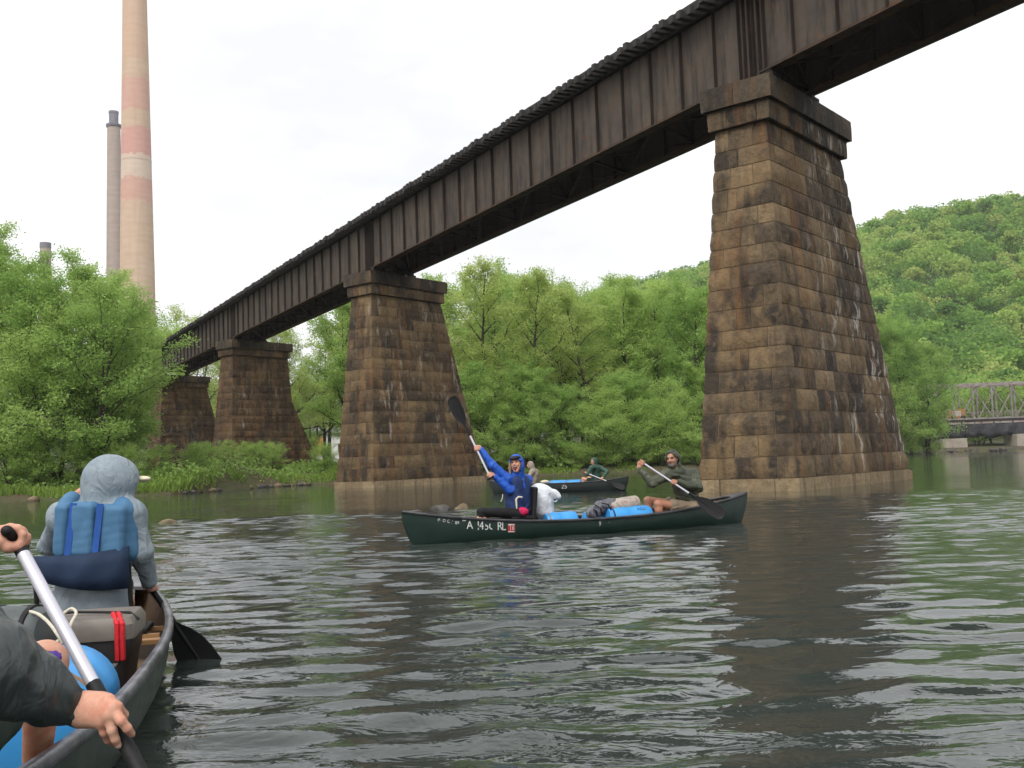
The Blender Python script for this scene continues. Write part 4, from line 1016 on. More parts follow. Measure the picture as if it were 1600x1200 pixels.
M_plblue = simple('blue_plastic', (0.045, 0.30, 0.68), (0.036, 0.26, 0.60), 3, 0.4, 0.1, 20); M_plblack = simple('black_plastic', (0.008, 0.008, 0.009), (0.014, 0.014, 0.015), 4, 0.6, 0.15, 40, spec=0.25)
M_alu = simple('anodised_aluminium', (0.62, 0.60, 0.68), (0.55, 0.54, 0.60), 3, 0.38, metal=0.35); M_white_bag = cloth('white_plastic_bag', (0.62, 0.65, 0.70), (0.55, 0.58, 0.63), 0.4, 14, 0.9, 0.5)
M_letter = simple('worn_white_letter', (0.70, 0.70, 0.68), (0.45, 0.47, 0.45), 30, 0.6); M_sticker = simple('red_sticker', (0.55, 0.035, 0.04), None, 10, 0.5); M_ink = simple('marker_ink', (0.02, 0.03, 0.12), None, 5, 0.6)
M_taupe = simple('taupe_lid', (0.155, 0.135, 0.115), (0.125, 0.108, 0.092), 4, 0.5, 0.2, 30); M_toteb = simple('charcoal_tote', (0.022, 0.021, 0.021), (0.032, 0.030, 0.030), 4, 0.45, 0.2, 30); M_redst = cloth('red_strap', (0.55, 0.02, 0.03), None, 0.7, 40, 0.4)
M_rope = simple('white_rope', (0.62, 0.58, 0.47), (0.5, 0.46, 0.36), 60, 0.8, 0.6, 150, 0.004); M_drybag = cloth('grey_dry_bag', (0.085, 0.098, 0.098), None, 0.5, 12, 0.4); M_tarpg = cloth('grey_tarp', (0.17, 0.165, 0.17), (0.05, 0.055, 0.09), 0.6, 10, 0.8)
t = NT('floral_roll'); v = t.obj(); n = t.noise(v, 16.0, 4.0, 0.7)
M_floral = t.set(t.mix(t.ramp(t.noise(t.map(v, (1, 1, 1), (3, 2, 1)), 17.0, 3.0), [(0.56, 0.0), (0.64, 0.6)]), t.ramp(n, [(0.35, (0.22, 0.20, 0.18)), (0.5, (0.42, 0.38, 0.33)), (0.65, (0.34, 0.26, 0.22))]), (0.30, 0.10, 0.11)), 0.85, 0, 0.2)
# ------------------------------------------------------------------ canoes
class Canoe:
    def __init__(s, ctr, dirv, L, label, hull, inner, gun, beam=0.45, seats=(0.56, -0.60), thw=(0.02, -0.25), sheer0=0.30, rise=0.17, ex=3.2):
        s.L, s.B, s.s0, s.rise, s.ex = L, beam, sheer0, rise, ex
        d = Vector((dirv[0], dirv[1], 0)).normalized(); s.rz = math.atan2(d.y, d.x); s.ctr = Vector((ctr[0], ctr[1], 0))
        s.root = empty('canoe', s.ctr, s.rz, label, 'canoe', 'canoes of the party'); bpy.context.view_layer.update(); s.M = Matrix.Translation(s.ctr) @ Matrix.Rotation(s.rz, 4, 'Z')
        NS, NT_ = 60, 12
        def shell(ins, zmin):
            V = []; Fs = []
            for i in range(NS + 1):
                q = -1 + 2 * i / NS; q = math.copysign(1 - (1 - abs(q)) ** 1.25, q)
                for j in range(-NT_, NT_ + 1):
                    V.append(s.pt(q, 1 - abs(j) / NT_, 1 if j >= 0 else -1, ins, zmin))
            w_ = 2 * NT_ + 1
            for i in range(NS):
                for j in range(w_ - 1): a = i * w_ + j; Fs.append((a, a + w_, a + w_ + 1, a + 1))
            return V, Fs
        V, Fs = shell(0.0, -9); s.hull = link('hull', mesh('hull', V, Fs), hull, s.root, True)
        V, Fs = shell(0.016, 0.07); link('hull_inside', mesh('hull_inside', V, [f[::-1] for f in Fs]), inner, s.root, True)
        for sd in (-1, 1):
            P = []
            for i in range(61):
                q = -0.995 + 1.99 * i / 60; p = s.pt(q, 0, sd, 0.004, -9); P.append(p)
            V = []; Fs = []
            for i, p in enumerate(P):
                for (dy, dz) in ((0.020, 0.012), (0.014, 0.020), (-0.016, 0.020), (-0.022, 0.010), (-0.022, -0.014), (0.020, -0.016)): V.append((p[0], p[1] + sd * dy, p[2] + dz))
            for i in range(60):
                for k in range(6): a = i * 6 + k; b = i * 6 + (k + 1) % 6; Fs.append((a, b, b + 6, a + 6) if sd > 0 else (a, a + 6, b + 6, b))
            link('gunwale', mesh('gunwale', V, Fs), gun, s.root, True)
        for e in (-1, 1):                                            # deck plates
            top = []; n = 6
            for i in range(n + 1):
                q = e * (0.87 + 0.125 * i / n); pr = s.pt(q, 0, 1, 0.01, -9); top.append(pr)
            V = [(p[0], sg * p[1], p[2] + 0.014 + (0.012 if sg == 0 else 0)) for p in top for sg in (1, 0, -1)]
            V += [(x, y, z - 0.02) for x, y, z in V]; m = 3 * (n + 1); Fs = []
            for i in range(n):
                for k in range(2):
                    a = i * 3 + k; f = (a, a + 1, a + 4, a + 3); Fs.append(f if e < 0 else f[::-1]); Fs.append(tuple(x + m for x in f[::-1]) if e < 0 else tuple(x + m for x in f))
            Fs.append((0, 1, 1 + m, m)); Fs.append((1, 2, 2 + m, 1 + m))
            link('deck_plate', mesh('deck_plate', V, Fs), gun, s.root)
        for q in thw:
            p = s.pt(q, 0.06, 1, 0.02, -9); y = p[1]
            MB().add([(p[0] + dx * w_, y_, p[2] - 0.03 + dz) for y_, w_ in ((-y, 1.2), (-y / 2, 0.8), (y / 2, 0.8), (y, 1.2)) for dx, dz in ((-0.032, 0), (0.032, 0), (0.032, 0.022), (-0.032, 0.022))],
                     [(i*4+k, i*4+(k+1) % 4, (i+1)*4+(k+1) % 4, (i+1)*4+k) for i in range(3) for k in range(4)] + [(3,2,1,0), (12,13,14,15)]).build('thwart', M_ash, s.root)
        for q in seats:
            p = s.pt(q, 0.12, 1, 0.02, -9); y = abs(p[1]) - 0.01; x = p[0]; zt = min(0.215, s.s0 - 0.03)
            so = MB().box((x - 0.14, -y * 0.8, zt), (x + 0.14, y * 0.8, zt + 0.03)).build('seat', M_plblack, s.root, False, 0.01)
            for dx in (-0.13, 0.13): MB().box((x + dx - 0.018, -y, zt - 0.022), (x + dx + 0.018, y, zt - 0.001)).build('seat_rail', M_ash, s.root)
    def pt(s, q, t, side, ins=0.0, zmin=-9):
        aq = min(abs(q), 1.0); b = max(s.B * (1 - aq ** 2.4) ** 0.85, 0.010) - ins
        if b < 0.004: b = 0.004
        sh = s.s0 + s.rise * aq ** s.ex; kl = -0.11 + 0.07 * aq ** 8 + ins
        a = t * math.pi / 2; y = b * max(math.cos(a), 0) ** 0.6; z = sh - (sh - kl) * math.sin(a) ** 0.85
        zn = (z - kl) / (sh - kl); x = s.L / 2 * q - math.copysign(1, q) * (0.16 * aq ** 5) * (1 - zn) ** 1.6
        return (x, side * y, max(z, zmin))
    def side_pt(s, x, z, side, out=0.004):
        q = x / (s.L / 2); aq = min(abs(q), 1.0); sh = s.s0 + s.rise * aq ** s.ex; kl = -0.11 + 0.07 * aq ** 8
        f = min(max((sh - z) / (sh - kl), 0), 1); a = math.asin(f ** (1 / 0.85)); y = s.B * (1 - aq ** 2.4) ** 0.85 * math.cos(a) ** 0.6 + out
        return Vector((x, side * y, z))
    def local(s, px, py, side):
        """local (x, z) of the hull side seen at a photo pixel"""
        r = ray(px, py); Mi = s.M.inverted(); o = Mi @ Vector((0, 0, CAM_H)); d = (Mi.to_3x3() @ r); y = side * 0.42
        for _ in range(8):
            t = (y - o.y) / d.y; p = o + d * t; y = s.side_pt(p.x, p.z, side, 0.0).y
        return p.x, p.z
    def world(s, x, y, z): return s.M @ Vector((x, y, z))
def text_mesh(body, size):
    cu = bpy.data.curves.new('lettering', 'FONT'); cu.body = body; cu.size = size; cu.align_x = 'LEFT'; cu.resolution_u = 3
    ob = bpy.data.objects.new('lettering', cu); COL.objects.link(ob); bpy.context.view_layer.update()
    me = bpy.data.meshes.new_from_object(ob.evaluated_get(bpy.context.evaluated_depsgraph_get())); bpy.data.objects.remove(ob); bpy.data.curves.remove(cu)
    return me
def hull_text(cn, body, x0, z0, size, side, mat, name='lettering', keep=None, sx=1.0, out=0.004):
    """writes body on the hull side, its baseline starting at local x0, z0; keep = (xlo, xhi, ylo, yhi) fractions left unworn"""
    me = text_mesh(body, size); bm = bmesh.new(); bm.from_mesh(me)
    if keep:
        xs_ = [v.co.x for v in bm.verts]; ys_ = [v.co.y for v in bm.verts]; w_, h_ = max(xs_) - min(xs_), max(ys_) - min(ys_)
        for ax, lo, hi, mn, ex in ((0, keep[0], keep[1], min(xs_), w_), (1, keep[2], keep[3], min(ys_), h_)):
            no = Vector((1, 0, 0)) if ax == 0 else Vector((0, 1, 0))
            for val, sg in ((mn + lo * ex, -1), (mn + hi * ex, 1)):
                bmesh.ops.bisect_plane(bm, geom=bm.verts[:] + bm.edges[:] + bm.faces[:], plane_co=no * val, plane_no=no * sg, clear_outer=True)
    sgn = -1 if side > 0 else 1
    for v in bm.verts: v.co = cn.side_pt(x0 + sgn * v.co.x * sx, z0 + v.co.y, side, out)
    bmesh.ops.recalc_face_normals(bm, faces=bm.faces); bm.to_mesh(me); bm.free()
    return link(name, me, mat, cn.root)
# ------------------------------------------------------------------ paddles
def paddle(top, low, length, blade_n, label, shaft_r=0.0145, black_top=0.06, black_low=0.16, blade=(0.50, 0.105), grip='T', grip_dir=None, silver=None):
    """top = grip end, low = a point on the shaft towards the blade; blade_n = normal of the blade face"""
    top, low = Vector(top), Vector(low); d = (low - top).normalized(); end = top + d * length
    n = Vector(blade_n); n = (n - d * n.dot(d)).normalized(); wv_ = d.cross(n)
    root = empty('paddle', end, 0, label, 'paddle', 'paddles of the party')
    bl, bw = blade; neck = end - d * bl
    a0 = top + d * black_top; a1 = neck - d * black_low
    wobj(MB().tube([a0, a1], shaft_r, 14), 'shaft', M_alu, root, smooth=True)
    wobj(MB().tube([top + d * 0.005, a0 + d * 0.002], shaft_r * 1.08, 14), 'grip_sleeve', M_plblack, root, smooth=True)
    wobj(MB().tube([a1 - d * 0.002, a1 + d * 0.01, neck, neck + d * bl * 0.35, neck + d * bl * 0.75], [shaft_r * 1.08, shaft_r * 1.12, shaft_r * 1.12, shaft_r * 0.95, 0.005], 12), 'blade_neck', M_plblack, root, smooth=True)
    g = Vector(grip_dir) if grip_dir is not None else wv_; g = (g - d * g.dot(d)).normalized()
    sf = Soft(0.015).cap(top - g * 0.045, top + g * 0.045, 0.0135).cap(top + d * 0.04, top, 0.013, 0.015)
    soft_obj(sf, 'grip', M_plblack, root, 0.004)
    # blade: cambered plate with rounded tip
    prof = [(0.0, 0.12), (0.08, 0.30), (0.18, 0.58), (0.32, 0.84), (0.5, 0.98), (0.7, 1.0), (0.86, 0.96), (0.94, 0.80), (0.985, 0.52), (1.0, 0.2)]
    V = []; m = 6; Fs = []
    for sg in (1, -1):
        for f, w_ in prof:
            for k in range(m + 1):
                u = -1 + 2 * k / m; th = 0.0035 + 0.004 * (1 - abs(u)) * (1 - 0.6 * f)
                V.append(neck + d * (bl * f) + wv_ * (bw * w_ * u) + n * (sg * th + 0.012 * u * u))
    c_ = len(prof) * (m + 1)
    for i in range(len(prof) - 1):
        for k in range(m):
            a = i * (m + 1) + k; f = (a, a + 1, a + m + 2, a + m + 1); Fs.append(f); Fs.append(tuple(x + c_ for x in f[::-1]))
    rim = [i * (m + 1) for i in range(len(prof))] + [(len(prof) - 1) * (m + 1) + k for k in range(1, m + 1)] + [i * (m + 1) + m for i in range(len(prof) - 2, -1, -1)] + [k for k in range(m - 1, 0, -1)]
    for i in range(len(rim)): a, b = rim[i], rim[(i + 1) % len(rim)]; Fs.append((a, a + c_, b + c_, b))
    mb = MB().add(V, Fs); o = wobj(mb, 'blade', M_plblack, root, smooth=True)
    bm = bmesh.new(); bm.from_mesh(o.data); bmesh.ops.recalc_face_normals(bm, faces=bm.faces); bm.to_mesh(o.data); bm.free()
    return root
# ------------------------------------------------------------------ people
def add_hand(sf, c, A, elbow, r=0.0145, sc=1.0, flip=1, span=(35, 245)):
    """a hand closed round a bar: c = centre of the grip, A = axis towards the thumb; returns the wrist"""
    c, A, elbow = Vector(c), Vector(A).normalized(), Vector(elbow)
    N = (elbow - c); N = (N - A * N.dot(A)).normalized(); T = A.cross(N) * flip
    P = lambda ph, rr, of: c + A * of + (N * math.cos(ph) + T * math.sin(ph)) * rr
    wrist = c + N * 0.088 * sc - T * 0.012 - A * 0.004
    for i, of in enumerate((0.031, 0.0105, -0.010, -0.029)):
        ln = (0.93, 1.0, 0.95, 0.8)[i]; fr = (0.0092, 0.0095, 0.009, 0.0078)[i] * sc
        k0 = P(math.radians(span[0] - 12), r + 0.020 * sc, of * sc)
        pts = [k0] + [P(math.radians(span[0] + (span[1] - span[0]) * ln * j / 4), r + fr * 0.95, of * sc * (1 - 0.05 * j)) for j in range(1, 5)]
        sf.chain(pts, [fr * 1.12, fr * 1.08, fr, fr * 0.95, fr * 0.85], 0.004)
        sf.cap(wrist + A * of * sc * 0.62, k0, 0.0145 * sc, 0.0115 * sc, 0.018)
    sf.cap(wrist, c + N * (r + 0.022 * sc), 0.024 * sc, 0.020 * sc, 0.02)
    tb = wrist * 0.45 + c * 0.55 + A * 0.036 * sc + N * 0.01
    pts = [tb] + [P(math.radians(-25 - 50 * j), r + 0.0115 * sc, (0.040 - 0.010 * j) * sc) for j in range(0, 4)]
    sf.chain(pts, [0.0155 * sc, 0.0128 * sc, 0.0115 * sc, 0.0105 * sc, 0.009 * sc], 0.008)
    return wrist
def add_head(sf, c, f, u, sc=1.0, jaw=0.0):
    f, l, u = frame3(f, u); R = rot3(l, f, u); c = Vector(c); S = sc
    sf.ell(c + u * 0.022 * S - f * 0.012 * S, (0.073 * S, 0.093 * S, 0.094 * S), R, 0.01)
    sf.ell(c - u * 0.03 * S + f * 0.022 * S, (0.060 * S, 0.066 * S, 0.068 * S), R, 0.03)
    sf.ell(c - u * (0.088 + jaw) * S + f * 0.050 * S, (0.028 * S, 0.026 * S, 0.024 * S), R, 0.035)
    if jaw: sf.cap(c - u * 0.05 * S + f * 0.03 * S + l * 0.045 * S, c - u * (0.085 + jaw) * S + f * 0.045 * S + l * 0.018 * S, 0.02 * S, 0.018 * S, 0.02).cap(c - u * 0.05 * S + f * 0.03 * S - l * 0.045 * S, c - u * (0.085 + jaw) * S + f * 0.045 * S - l * 0.018 * S, 0.02 * S, 0.018 * S, 0.02)
    sf.cap(c + f * 0.082 * S + u * 0.022 * S, c + f * 0.103 * S - u * 0.018 * S, 0.009 * S, 0.0145 * S, 0.012)
    for sg in (-1, 1):
        sf.ell(c + l * sg * 0.076 * S - f * 0.012 * S, (0.010 * S, 0.020 * S, 0.032 * S), R, 0.008)
        sf.ell(c + l * sg * 0.034 * S + f * 0.062 * S - u * 0.022 * S, (0.022 * S, 0.02 * S, 0.018 * S), R, 0.02)   # cheek
        sf.cap(c + l * sg * 0.012 * S + f * 0.083 * S + u * 0.036 * S, c + l * sg * 0.048 * S + f * 0.066 * S + u * 0.038 * S, 0.010 * S, 0.009 * S, 0.012)
        sf.ell(c + l * sg * 0.032 * S + f * 0.092 * S + u * 0.014 * S, (0.017 * S, 0.013 * S, 0.011 * S), R, 0.01, True)
    return f, l, u, R
def face_bits(c, f, l, u, R, root, sc=1.0, mouth='closed', brow=M_hairb, jaw=0.0):
    c = Vector(c); S = sc
    for sg in (-1, 1):
        ball('eye', c + l * sg * 0.032 * S + f * 0.078 * S + u * 0.013 * S, (0.0135 * S, 0.010 * S, 0.0085 * S), M_eye, root, R)
        wobj(MB().tube([c + l * sg * 0.014 * S + f * 0.094 * S + u * 0.034 * S, c + l * sg * 0.034 * S + f * 0.088 * S + u * 0.042 * S, c + l * sg * 0.052 * S + f * 0.072 * S + u * 0.034 * S], [0.005 * S, 0.0055 * S, 0.003 * S], 6), 'eyebrow', brow, root, smooth=True)
    if mouth == 'closed':
        wobj(MB().tube([c + l * k * 0.026 * S + f * (0.0885 - 0.010 * k * k) * S - u * (0.048 + 0.002 * k * k) * S for k in (-1, -0.5, 0, 0.5, 1)], [0.003 * S, 0.006 * S, 0.0065 * S, 0.006 * S, 0.003 * S], 6), 'lips', M_lip, root, smooth=True)
# joints is a dict of world points; 'clothes' below are built from the same joints
def limb(sf, pts, rad, k=0.02): sf.chain(pts, rad, k)
def build_body(j, label, skinm, res=0.009, sc=1.0, grips=(), jaw=0.0, name='person', bare=True, hand_res=None):
    base = (j['hipL'] + j['hipR']) / 2
    root = empty(name, (base.x, base.y, min(j['hipL'].z, j['hipR'].z) - 0.1), 0, label, 'person', 'paddlers of the party'); bpy.context.view_layer.update()
    sf = Soft(0.03)
    f, l, u, R = add_head(sf, j['head'], j['face'], j.get('headup', (0, 0, 1)), sc, jaw)
    sf.cap(j['neck'] - Vector((0, 0, 0.03)), j['head'] - u * 0.05 - f * 0.015, 0.055 * sc, 0.05 * sc, 0.03)
    sf.chain([j['pelvis'], (j['pelvis'] + j['chest']) / 2, j['chest'], j['neck']], [0.105 * sc, 0.095 * sc, 0.10 * sc, 0.055 * sc], 0.04)
    sf.cap(j['shL'], j['shR'], 0.05 * sc, 0.05 * sc, 0.03)
    for s in 'LR':
        sf.cap(j['hip' + s], j['kn' + s], 0.070 * sc, 0.056 * sc, 0.02)
        sf.cap(j['kn' + s], j['kn' + s] * 0.62 + j['an' + s] * 0.38, 0.055 * sc, 0.056 * sc, 0.02).cap(j['kn' + s] * 0.62 + j['an' + s] * 0.38, j['an' + s], 0.054 * sc, 0.036 * sc, 0.02)
        ft = j.get('foot' + s, j['an' + s] + (j['kn' + s] - j['hip' + s]).normalized() * 0.14); sf.cap(j['an' + s] - Vector((0, 0, 0.02)), Vector((ft.x, ft.y, j['an' + s].z - 0.03)), 0.036 * sc, 0.026 * sc, 0.02)
        g = j.get('grip' + s)
        wr = add_hand(sf if hand_res is None else Soft(), g[0], g[1], j['el' + s], g[2] if len(g) > 2 else 0.0145, sc, g[3] if len(g) > 3 else 1)
        j['wr' + s] = wr
        sf.cap(j['sh' + s], j['el' + s], 0.042 * sc, 0.036 * sc, 0.01).cap(j['el' + s], j['el' + s] * 0.6 + wr * 0.4, 0.036 * sc, 0.035 * sc, 0.01).cap(j['el' + s] * 0.6 + wr * 0.4, wr, 0.034 * sc, 0.0265 * sc, 0.02)
    soft_obj(sf, 'body', skinm, root, res)
    j['axes'] = (f, l, u, R)
    return root
def jacket(j, root, mat, res=0.009, sc=1.0, hood=True, sleeve=0.93, hem=0.06, loose=1.0, wr=(0.0035, 26, 1), nm='jacket', face_open=0.075, peak=0.0, hs=1.0, al=None):
    f, l, u, R = j['axes']; sf = Soft(0.04); up = Vector((0, 0, 1)); L = loose
    tdir = (j['chest'] - j['pelvis']).normalized()
    lat = (j['shL'] - j['shR']).normalized() * 0.085 * sc
    lo = j['pelvis'] - tdir * hem
    for sg in (-1, 1):
        sf.chain([lo + lat * sg * 1.0, (j['pelvis'] + j['chest']) / 2 + lat * sg * 0.75, j['chest'] + lat * sg * 0.8], [0.118 * sc * L, 0.112 * sc * L, 0.115 * sc * L], 0.05)
    sf.cap(j['shL'], j['shR'], 0.082 * sc * L, 0.082 * sc * L, 0.05)
    sf.cap(j['chest'], j['neck'] + up * 0.01, 0.12 * sc * L, 0.075 * sc, 0.05)
    for s in 'LR':
        w_ = j['el' + s] + (j['wr' + s] - j['el' + s]) * sleeve
        A_ = al or L; sf.cap(j['sh' + s], j['el' + s], 0.078 * sc * A_, 0.064 * sc * A_, 0.03).cap(j['el' + s], w_, 0.062 * sc * A_, 0.046 * sc * A_, 0.025)
    if hood:
        c = j['head'] + u * 0.012 * sc - f * 0.022 * sc
        sf.ell(c, (0.108 * sc * hs, 0.122 * sc * hs, 0.132 * sc * hs), R, 0.03)
        sf.cap(c - u * 0.07 * sc - f * 0.03 * sc, j['neck'] - f * 0.02 * sc, 0.095 * sc, 0.10 * sc, 0.05)
        if peak: sf.ell(c + f * peak * sc + u * 0.004 * sc, (0.100 * sc, 0.100 * sc, 0.106 * sc), R, 0.09)
        fc = j['head'] + f * (0.115 + 0.6 * peak) * sc - u * (0.005 + 0.35 * peak) * sc
        sf.ell(fc, (face_open * sc, 0.11 * sc, (face_open + 0.027) * sc), R, 0.02, True)
        sf.ell(j['head'] - f * 0.005 * sc - u * 0.01 * sc, (0.088 * sc, 0.108 * sc, 0.120 * sc), R, 0.012, True)
    return soft_obj(sf, nm, mat, root, res, wr)
def leggings(j, root, mat, res=0.009, sc=1.0, frac=1.0, nm='leggings', wr=(0.002, 30, 3), loose=1.0):
    sf = Soft(0.03)
    sf.cap(j['hipL'], j['hipR'], 0.105 * sc * loose, None, 0.04).cap(j['pelvis'] - Vector((0, 0, 0.04)), j['pelvis'] + Vector((0, 0, 0.03)), 0.12 * sc, 0.10 * sc, 0.04)
    for s in 'LR':
        h, k, a = j['hip' + s], j['kn' + s], j['an' + s]
        if frac <= 1.0: sf.cap(h, h + (k - h) * frac, 0.095 * sc * loose, (0.095 - 0.027 * frac) * sc * loose * (1.06 if frac < 1 else 1), 0.03)
        else: sf.cap(h, k, 0.092 * sc * loose, 0.066 * sc * loose, 0.03).cap(k, k + (a - k) * (frac - 1), 0.065 * sc * loose, 0.052 * sc * loose, 0.02)
    return soft_obj(sf, nm, mat, root, res, wr)
def shoes(j, root, mat, res=0.009, sc=1.0):
    for s in 'LR':
        a = j['an' + s]; ft = j.get('foot' + s, a + (j['kn' + s] - j['hip' + s]).normalized() * 0.14); t_ = Vector((ft.x, ft.y, a.z - 0.035))
        soft_obj(Soft(0.02).cap(a - Vector((0, 0, 0.03)) - (t_ - a).normalized() * 0.03, t_, 0.044 * sc, 0.036 * sc), 'shoe', mat, root, res)
# ================================================================== the green canoe in the middle
UPZ = Vector((0, 0, 1))
CN2 = Canoe((1.03, 15.12), (-0.915, -0.402), 5.66, 'dark green canoe with white registration letters, carrying two paddlers', M_hull, M_inner, M_gun, seats=(0.36, -0.63), thw=(0.02, -0.28), sheer0=0.215, rise=0.235, ex=2.2)
def line2(parts, side=1):
    for (body, px, py, hpx, keep) in parts:
        x, z = CN2.local(px, py, side); x2, z2 = CN2.local(px, py - hpx, side)
        hull_text(CN2, body, x, z, abs(z2 - z) * 1.42, side, M_letter, 'lettering', keep, 0.80)
line2([('P', 721.5, 820, 13, (0, 1, 0.45, 1)), ('A', 729, 826.5, 13, None), ('1', 743.5, 827.2, 13, (0, 1, 0.45, 1.0)), ('1', 743.5, 828.0, 13, (0, 1, 0.0, 0.25)), ('4', 748.7, 827.5, 13, None), ('5', 757.0, 828.0, 12, (0, 1, 0.0, 0.75)), ('C', 763.4, 828.0, 13, (0, 0.55, 0.0, 0.75)), ('R', 776.5, 828.3, 13, None), ('L', 783.5, 828.6, 13, None)])
line2([('I', 683.8, 814.8, 5, None), ('S', 685.4, 815, 5, (0, 1, 0.3, 1)), ('O', 691.5, 815.8, 5, None), ('C', 698.5, 817, 5, None), ('.', 704.2, 818.3, 5, None), ("'", 706.5, 818.3, 5, None), ('1', 710.0, 819, 5, None), ('8', 711.8, 819.2, 5, None), ('9', 714.6, 819.4, 5, (0, 1, 0.2, 1))])
def sticker(px0, py0, px1, py1):
    c = [CN2.local(*q, 1) for q in ((px0, py1), (px1, py1), (px1, py0), (px0, py0))]
    zc = (c[0][1] + c[2][1]) / 2
    V = [CN2.side_pt(x, z, 1, 0.003) for x, z in c] + [CN2.side_pt(x, z, 1, 0.0) for x, z in c]
    o = MB().add(V, [(0,1,2,3), (7,6,5,4)] + [(k, 4 + k, 4 + (k+1) % 4, (k+1) % 4) for k in range(4)]).build('sticker', M_sticker, CN2.root)
    x, z = CN2.local(px0 + 1.8, py1 - 3.6, 1); t1 = hull_text(CN2, '16', x, z, 0.088, 1, M_letter, 'numerals', None, 0.85, 0.006); t1.parent = o
    for a, b in ((py0 + 0.4, py0 + 2.2), (py1 - 2.2, py1 - 0.5)):
        c = [CN2.local(*q, 1) for q in ((px0 + 0.6, b), (px1 - 0.6, b), (px1 - 0.6, a), (px0 + 0.6, a))]
        V = [CN2.side_pt(x_, z_, 1, 0.0055) for x_, z_ in c] + [CN2.side_pt(x_, z_, 1, 0.003) for x_, z_ in c]
        MB().add(V, [(0,1,2,3), (7,6,5,4)] + [(k, 4 + k, 4 + (k+1) % 4, (k+1) % 4) for k in range(4)]).build('sticker_band', M_letter, o)
sticker(793.5, 818.5, 804.5, 832)
x, z = CN2.local(935.5, 822.5, 1); hull_text(CN2, '9', x, z, 0.10, 1, M_letter, 'hull_mark', None, 0.7)
x, z = CN2.local(950.5, 816.5, 1); hull_text(CN2, '.', x, z, 0.07, 1, M_letter, 'hull_mark')

# ------------------------------------------------------------------ woman in blue, cheering with her paddle up
pt_, pb_ = at(766.5, 747, 14.36), at(705.5, 621, 14.52)
ax_ = (pt_ - pb_).normalized(); on = lambda f, a, b: a + (b - a) * f
j = dict(pelvis=at(811, 796, 14.72), chest=at(809, 758, 14.72), neck=at(808, 743, 14.70), head=at(806.5, 724.5, 14.62), face=Vector((-0.30, -1, 0.10)), headup=Vector((-0.10, 0, 1)),
         shR=at(792, 748, 14.56), shL=at(824, 750, 14.84), elR=at(769, 727, 14.50), elL=at(796, 766, 14.52),
         hipL=at(818, 801, 14.84), hipR=at(812, 802, 14.60), knR=at(752, 800, 14.34), knL=at(760, 801, 14.56))
fw = Vector((-0.915, -0.402, 0))
for s in 'LR': j['an' + s] = j['kn' + s] + fw * 0.06 + Vector((0, 0, -0.29)); j['foot' + s] = j['an' + s] + fw * 0.15
j['gripR'] = (on(0.365, pt_, pb_), ax_, 0.0145, 1); j['gripL'] = (on(0.03, pt_, pb_), -ax_, 0.0145, -1)
wo_ = build_body(j, 'laughing person in a royal blue hooded jacket raising a paddle, seated in the green canoe', M_skin, 0.0075, 0.97, jaw=0.022)
jacket(j, wo_, M_blueJ, 0.0085, 0.97, True, 0.88, 0.05, 0.95, (0.0030, 30, 2), face_open=0.074)
f, l, u, R = j['axes']; hc = j['head']
face_bits(hc, f, l, u, R, wo_, 0.97, 'open', M_hairb)
ball('mouth', hc + f * 0.078 - u * 0.062, (0.025, 0.022, 0.034), M_mouth, wo_, R); ball('teeth', hc + f * 0.089 - u * 0.047, (0.019, 0.010, 0.006), M_teeth, wo_, R); ball('tongue', hc + f * 0.089 - u * 0.078, (0.014, 0.012, 0.012), M_lip, wo_, R)
soft_obj(Soft(0.02).ell(hc + f * 0.03 + u * 0.075, (0.086, 0.075, 0.035), R).ell(hc + f * 0.105 + u * 0.064, (0.060, 0.032, 0.009), R, 0.02), 'cap', M_plblack, wo_, 0.006)
soft_obj(Soft(0.02).chain([hc - l * 0.075 + f * 0.045 + u * 0.02, hc - l * 0.082 + f * 0.055 - u * 0.06, hc - l * 0.085 + f * 0.075 - u * 0.15], [0.016, 0.022, 0.014]), 'hair', M_hairl, wo_, 0.006)
vf = Soft(0.03); tl = (j['shL'] - j['shR']).normalized() * 0.09
for sg in (-1, 1): vf.chain([j['pelvis'] + Vector((0, 0, 0.03)) + tl * sg, j['chest'] + tl * sg * 0.9 + Vector((0, 0, 0.03))], [0.132, 0.130], 0.05)
soft_obj(vf, 'life_vest', M_navyV, wo_, 0.009, (0.003, 22, 5))
leggings(j, wo_, M_black, 0.0085, 0.95, 1.62, 'leggings', (0.0015, 30, 3), 0.95); shoes(j, wo_, M_shoe, 0.009)
soft_obj(Soft(0.02).ell(at(817.5, 799.5, 14.56), (0.075, 0.07, 0.06)).ell(at(814, 797, 14.56), (0.05, 0.06, 0.035)), 'shirt_tail', M_pink, wo_, 0.007, (0.003, 40, 2))
wobj(MB().tube([at(816, 777, 14.52), at(810, 776.5, 14.50), at(806.5, 780, 14.5), at(807, 788, 14.49), at(807.5, 795, 14.49)], [0.012, 0.015, 0.016, 0.013, 0.009], 8), 'vest_strap', M_rope, wo_, smooth=True)
wobj(MB().tube([at(785.5, 772, 14.52), at(785, 778, 14.5), at(782.5, 784, 14.5)], 0.006, 6), 'zip', M_letter, wo_, smooth=True)
paddle(pt_, pb_, (pb_ - pt_).length, (-0.45, -1, 0.0), 'black bladed paddle held high by the person in blue', black_top=0.05, black_low=0.15, blade=(0.46, 0.095))
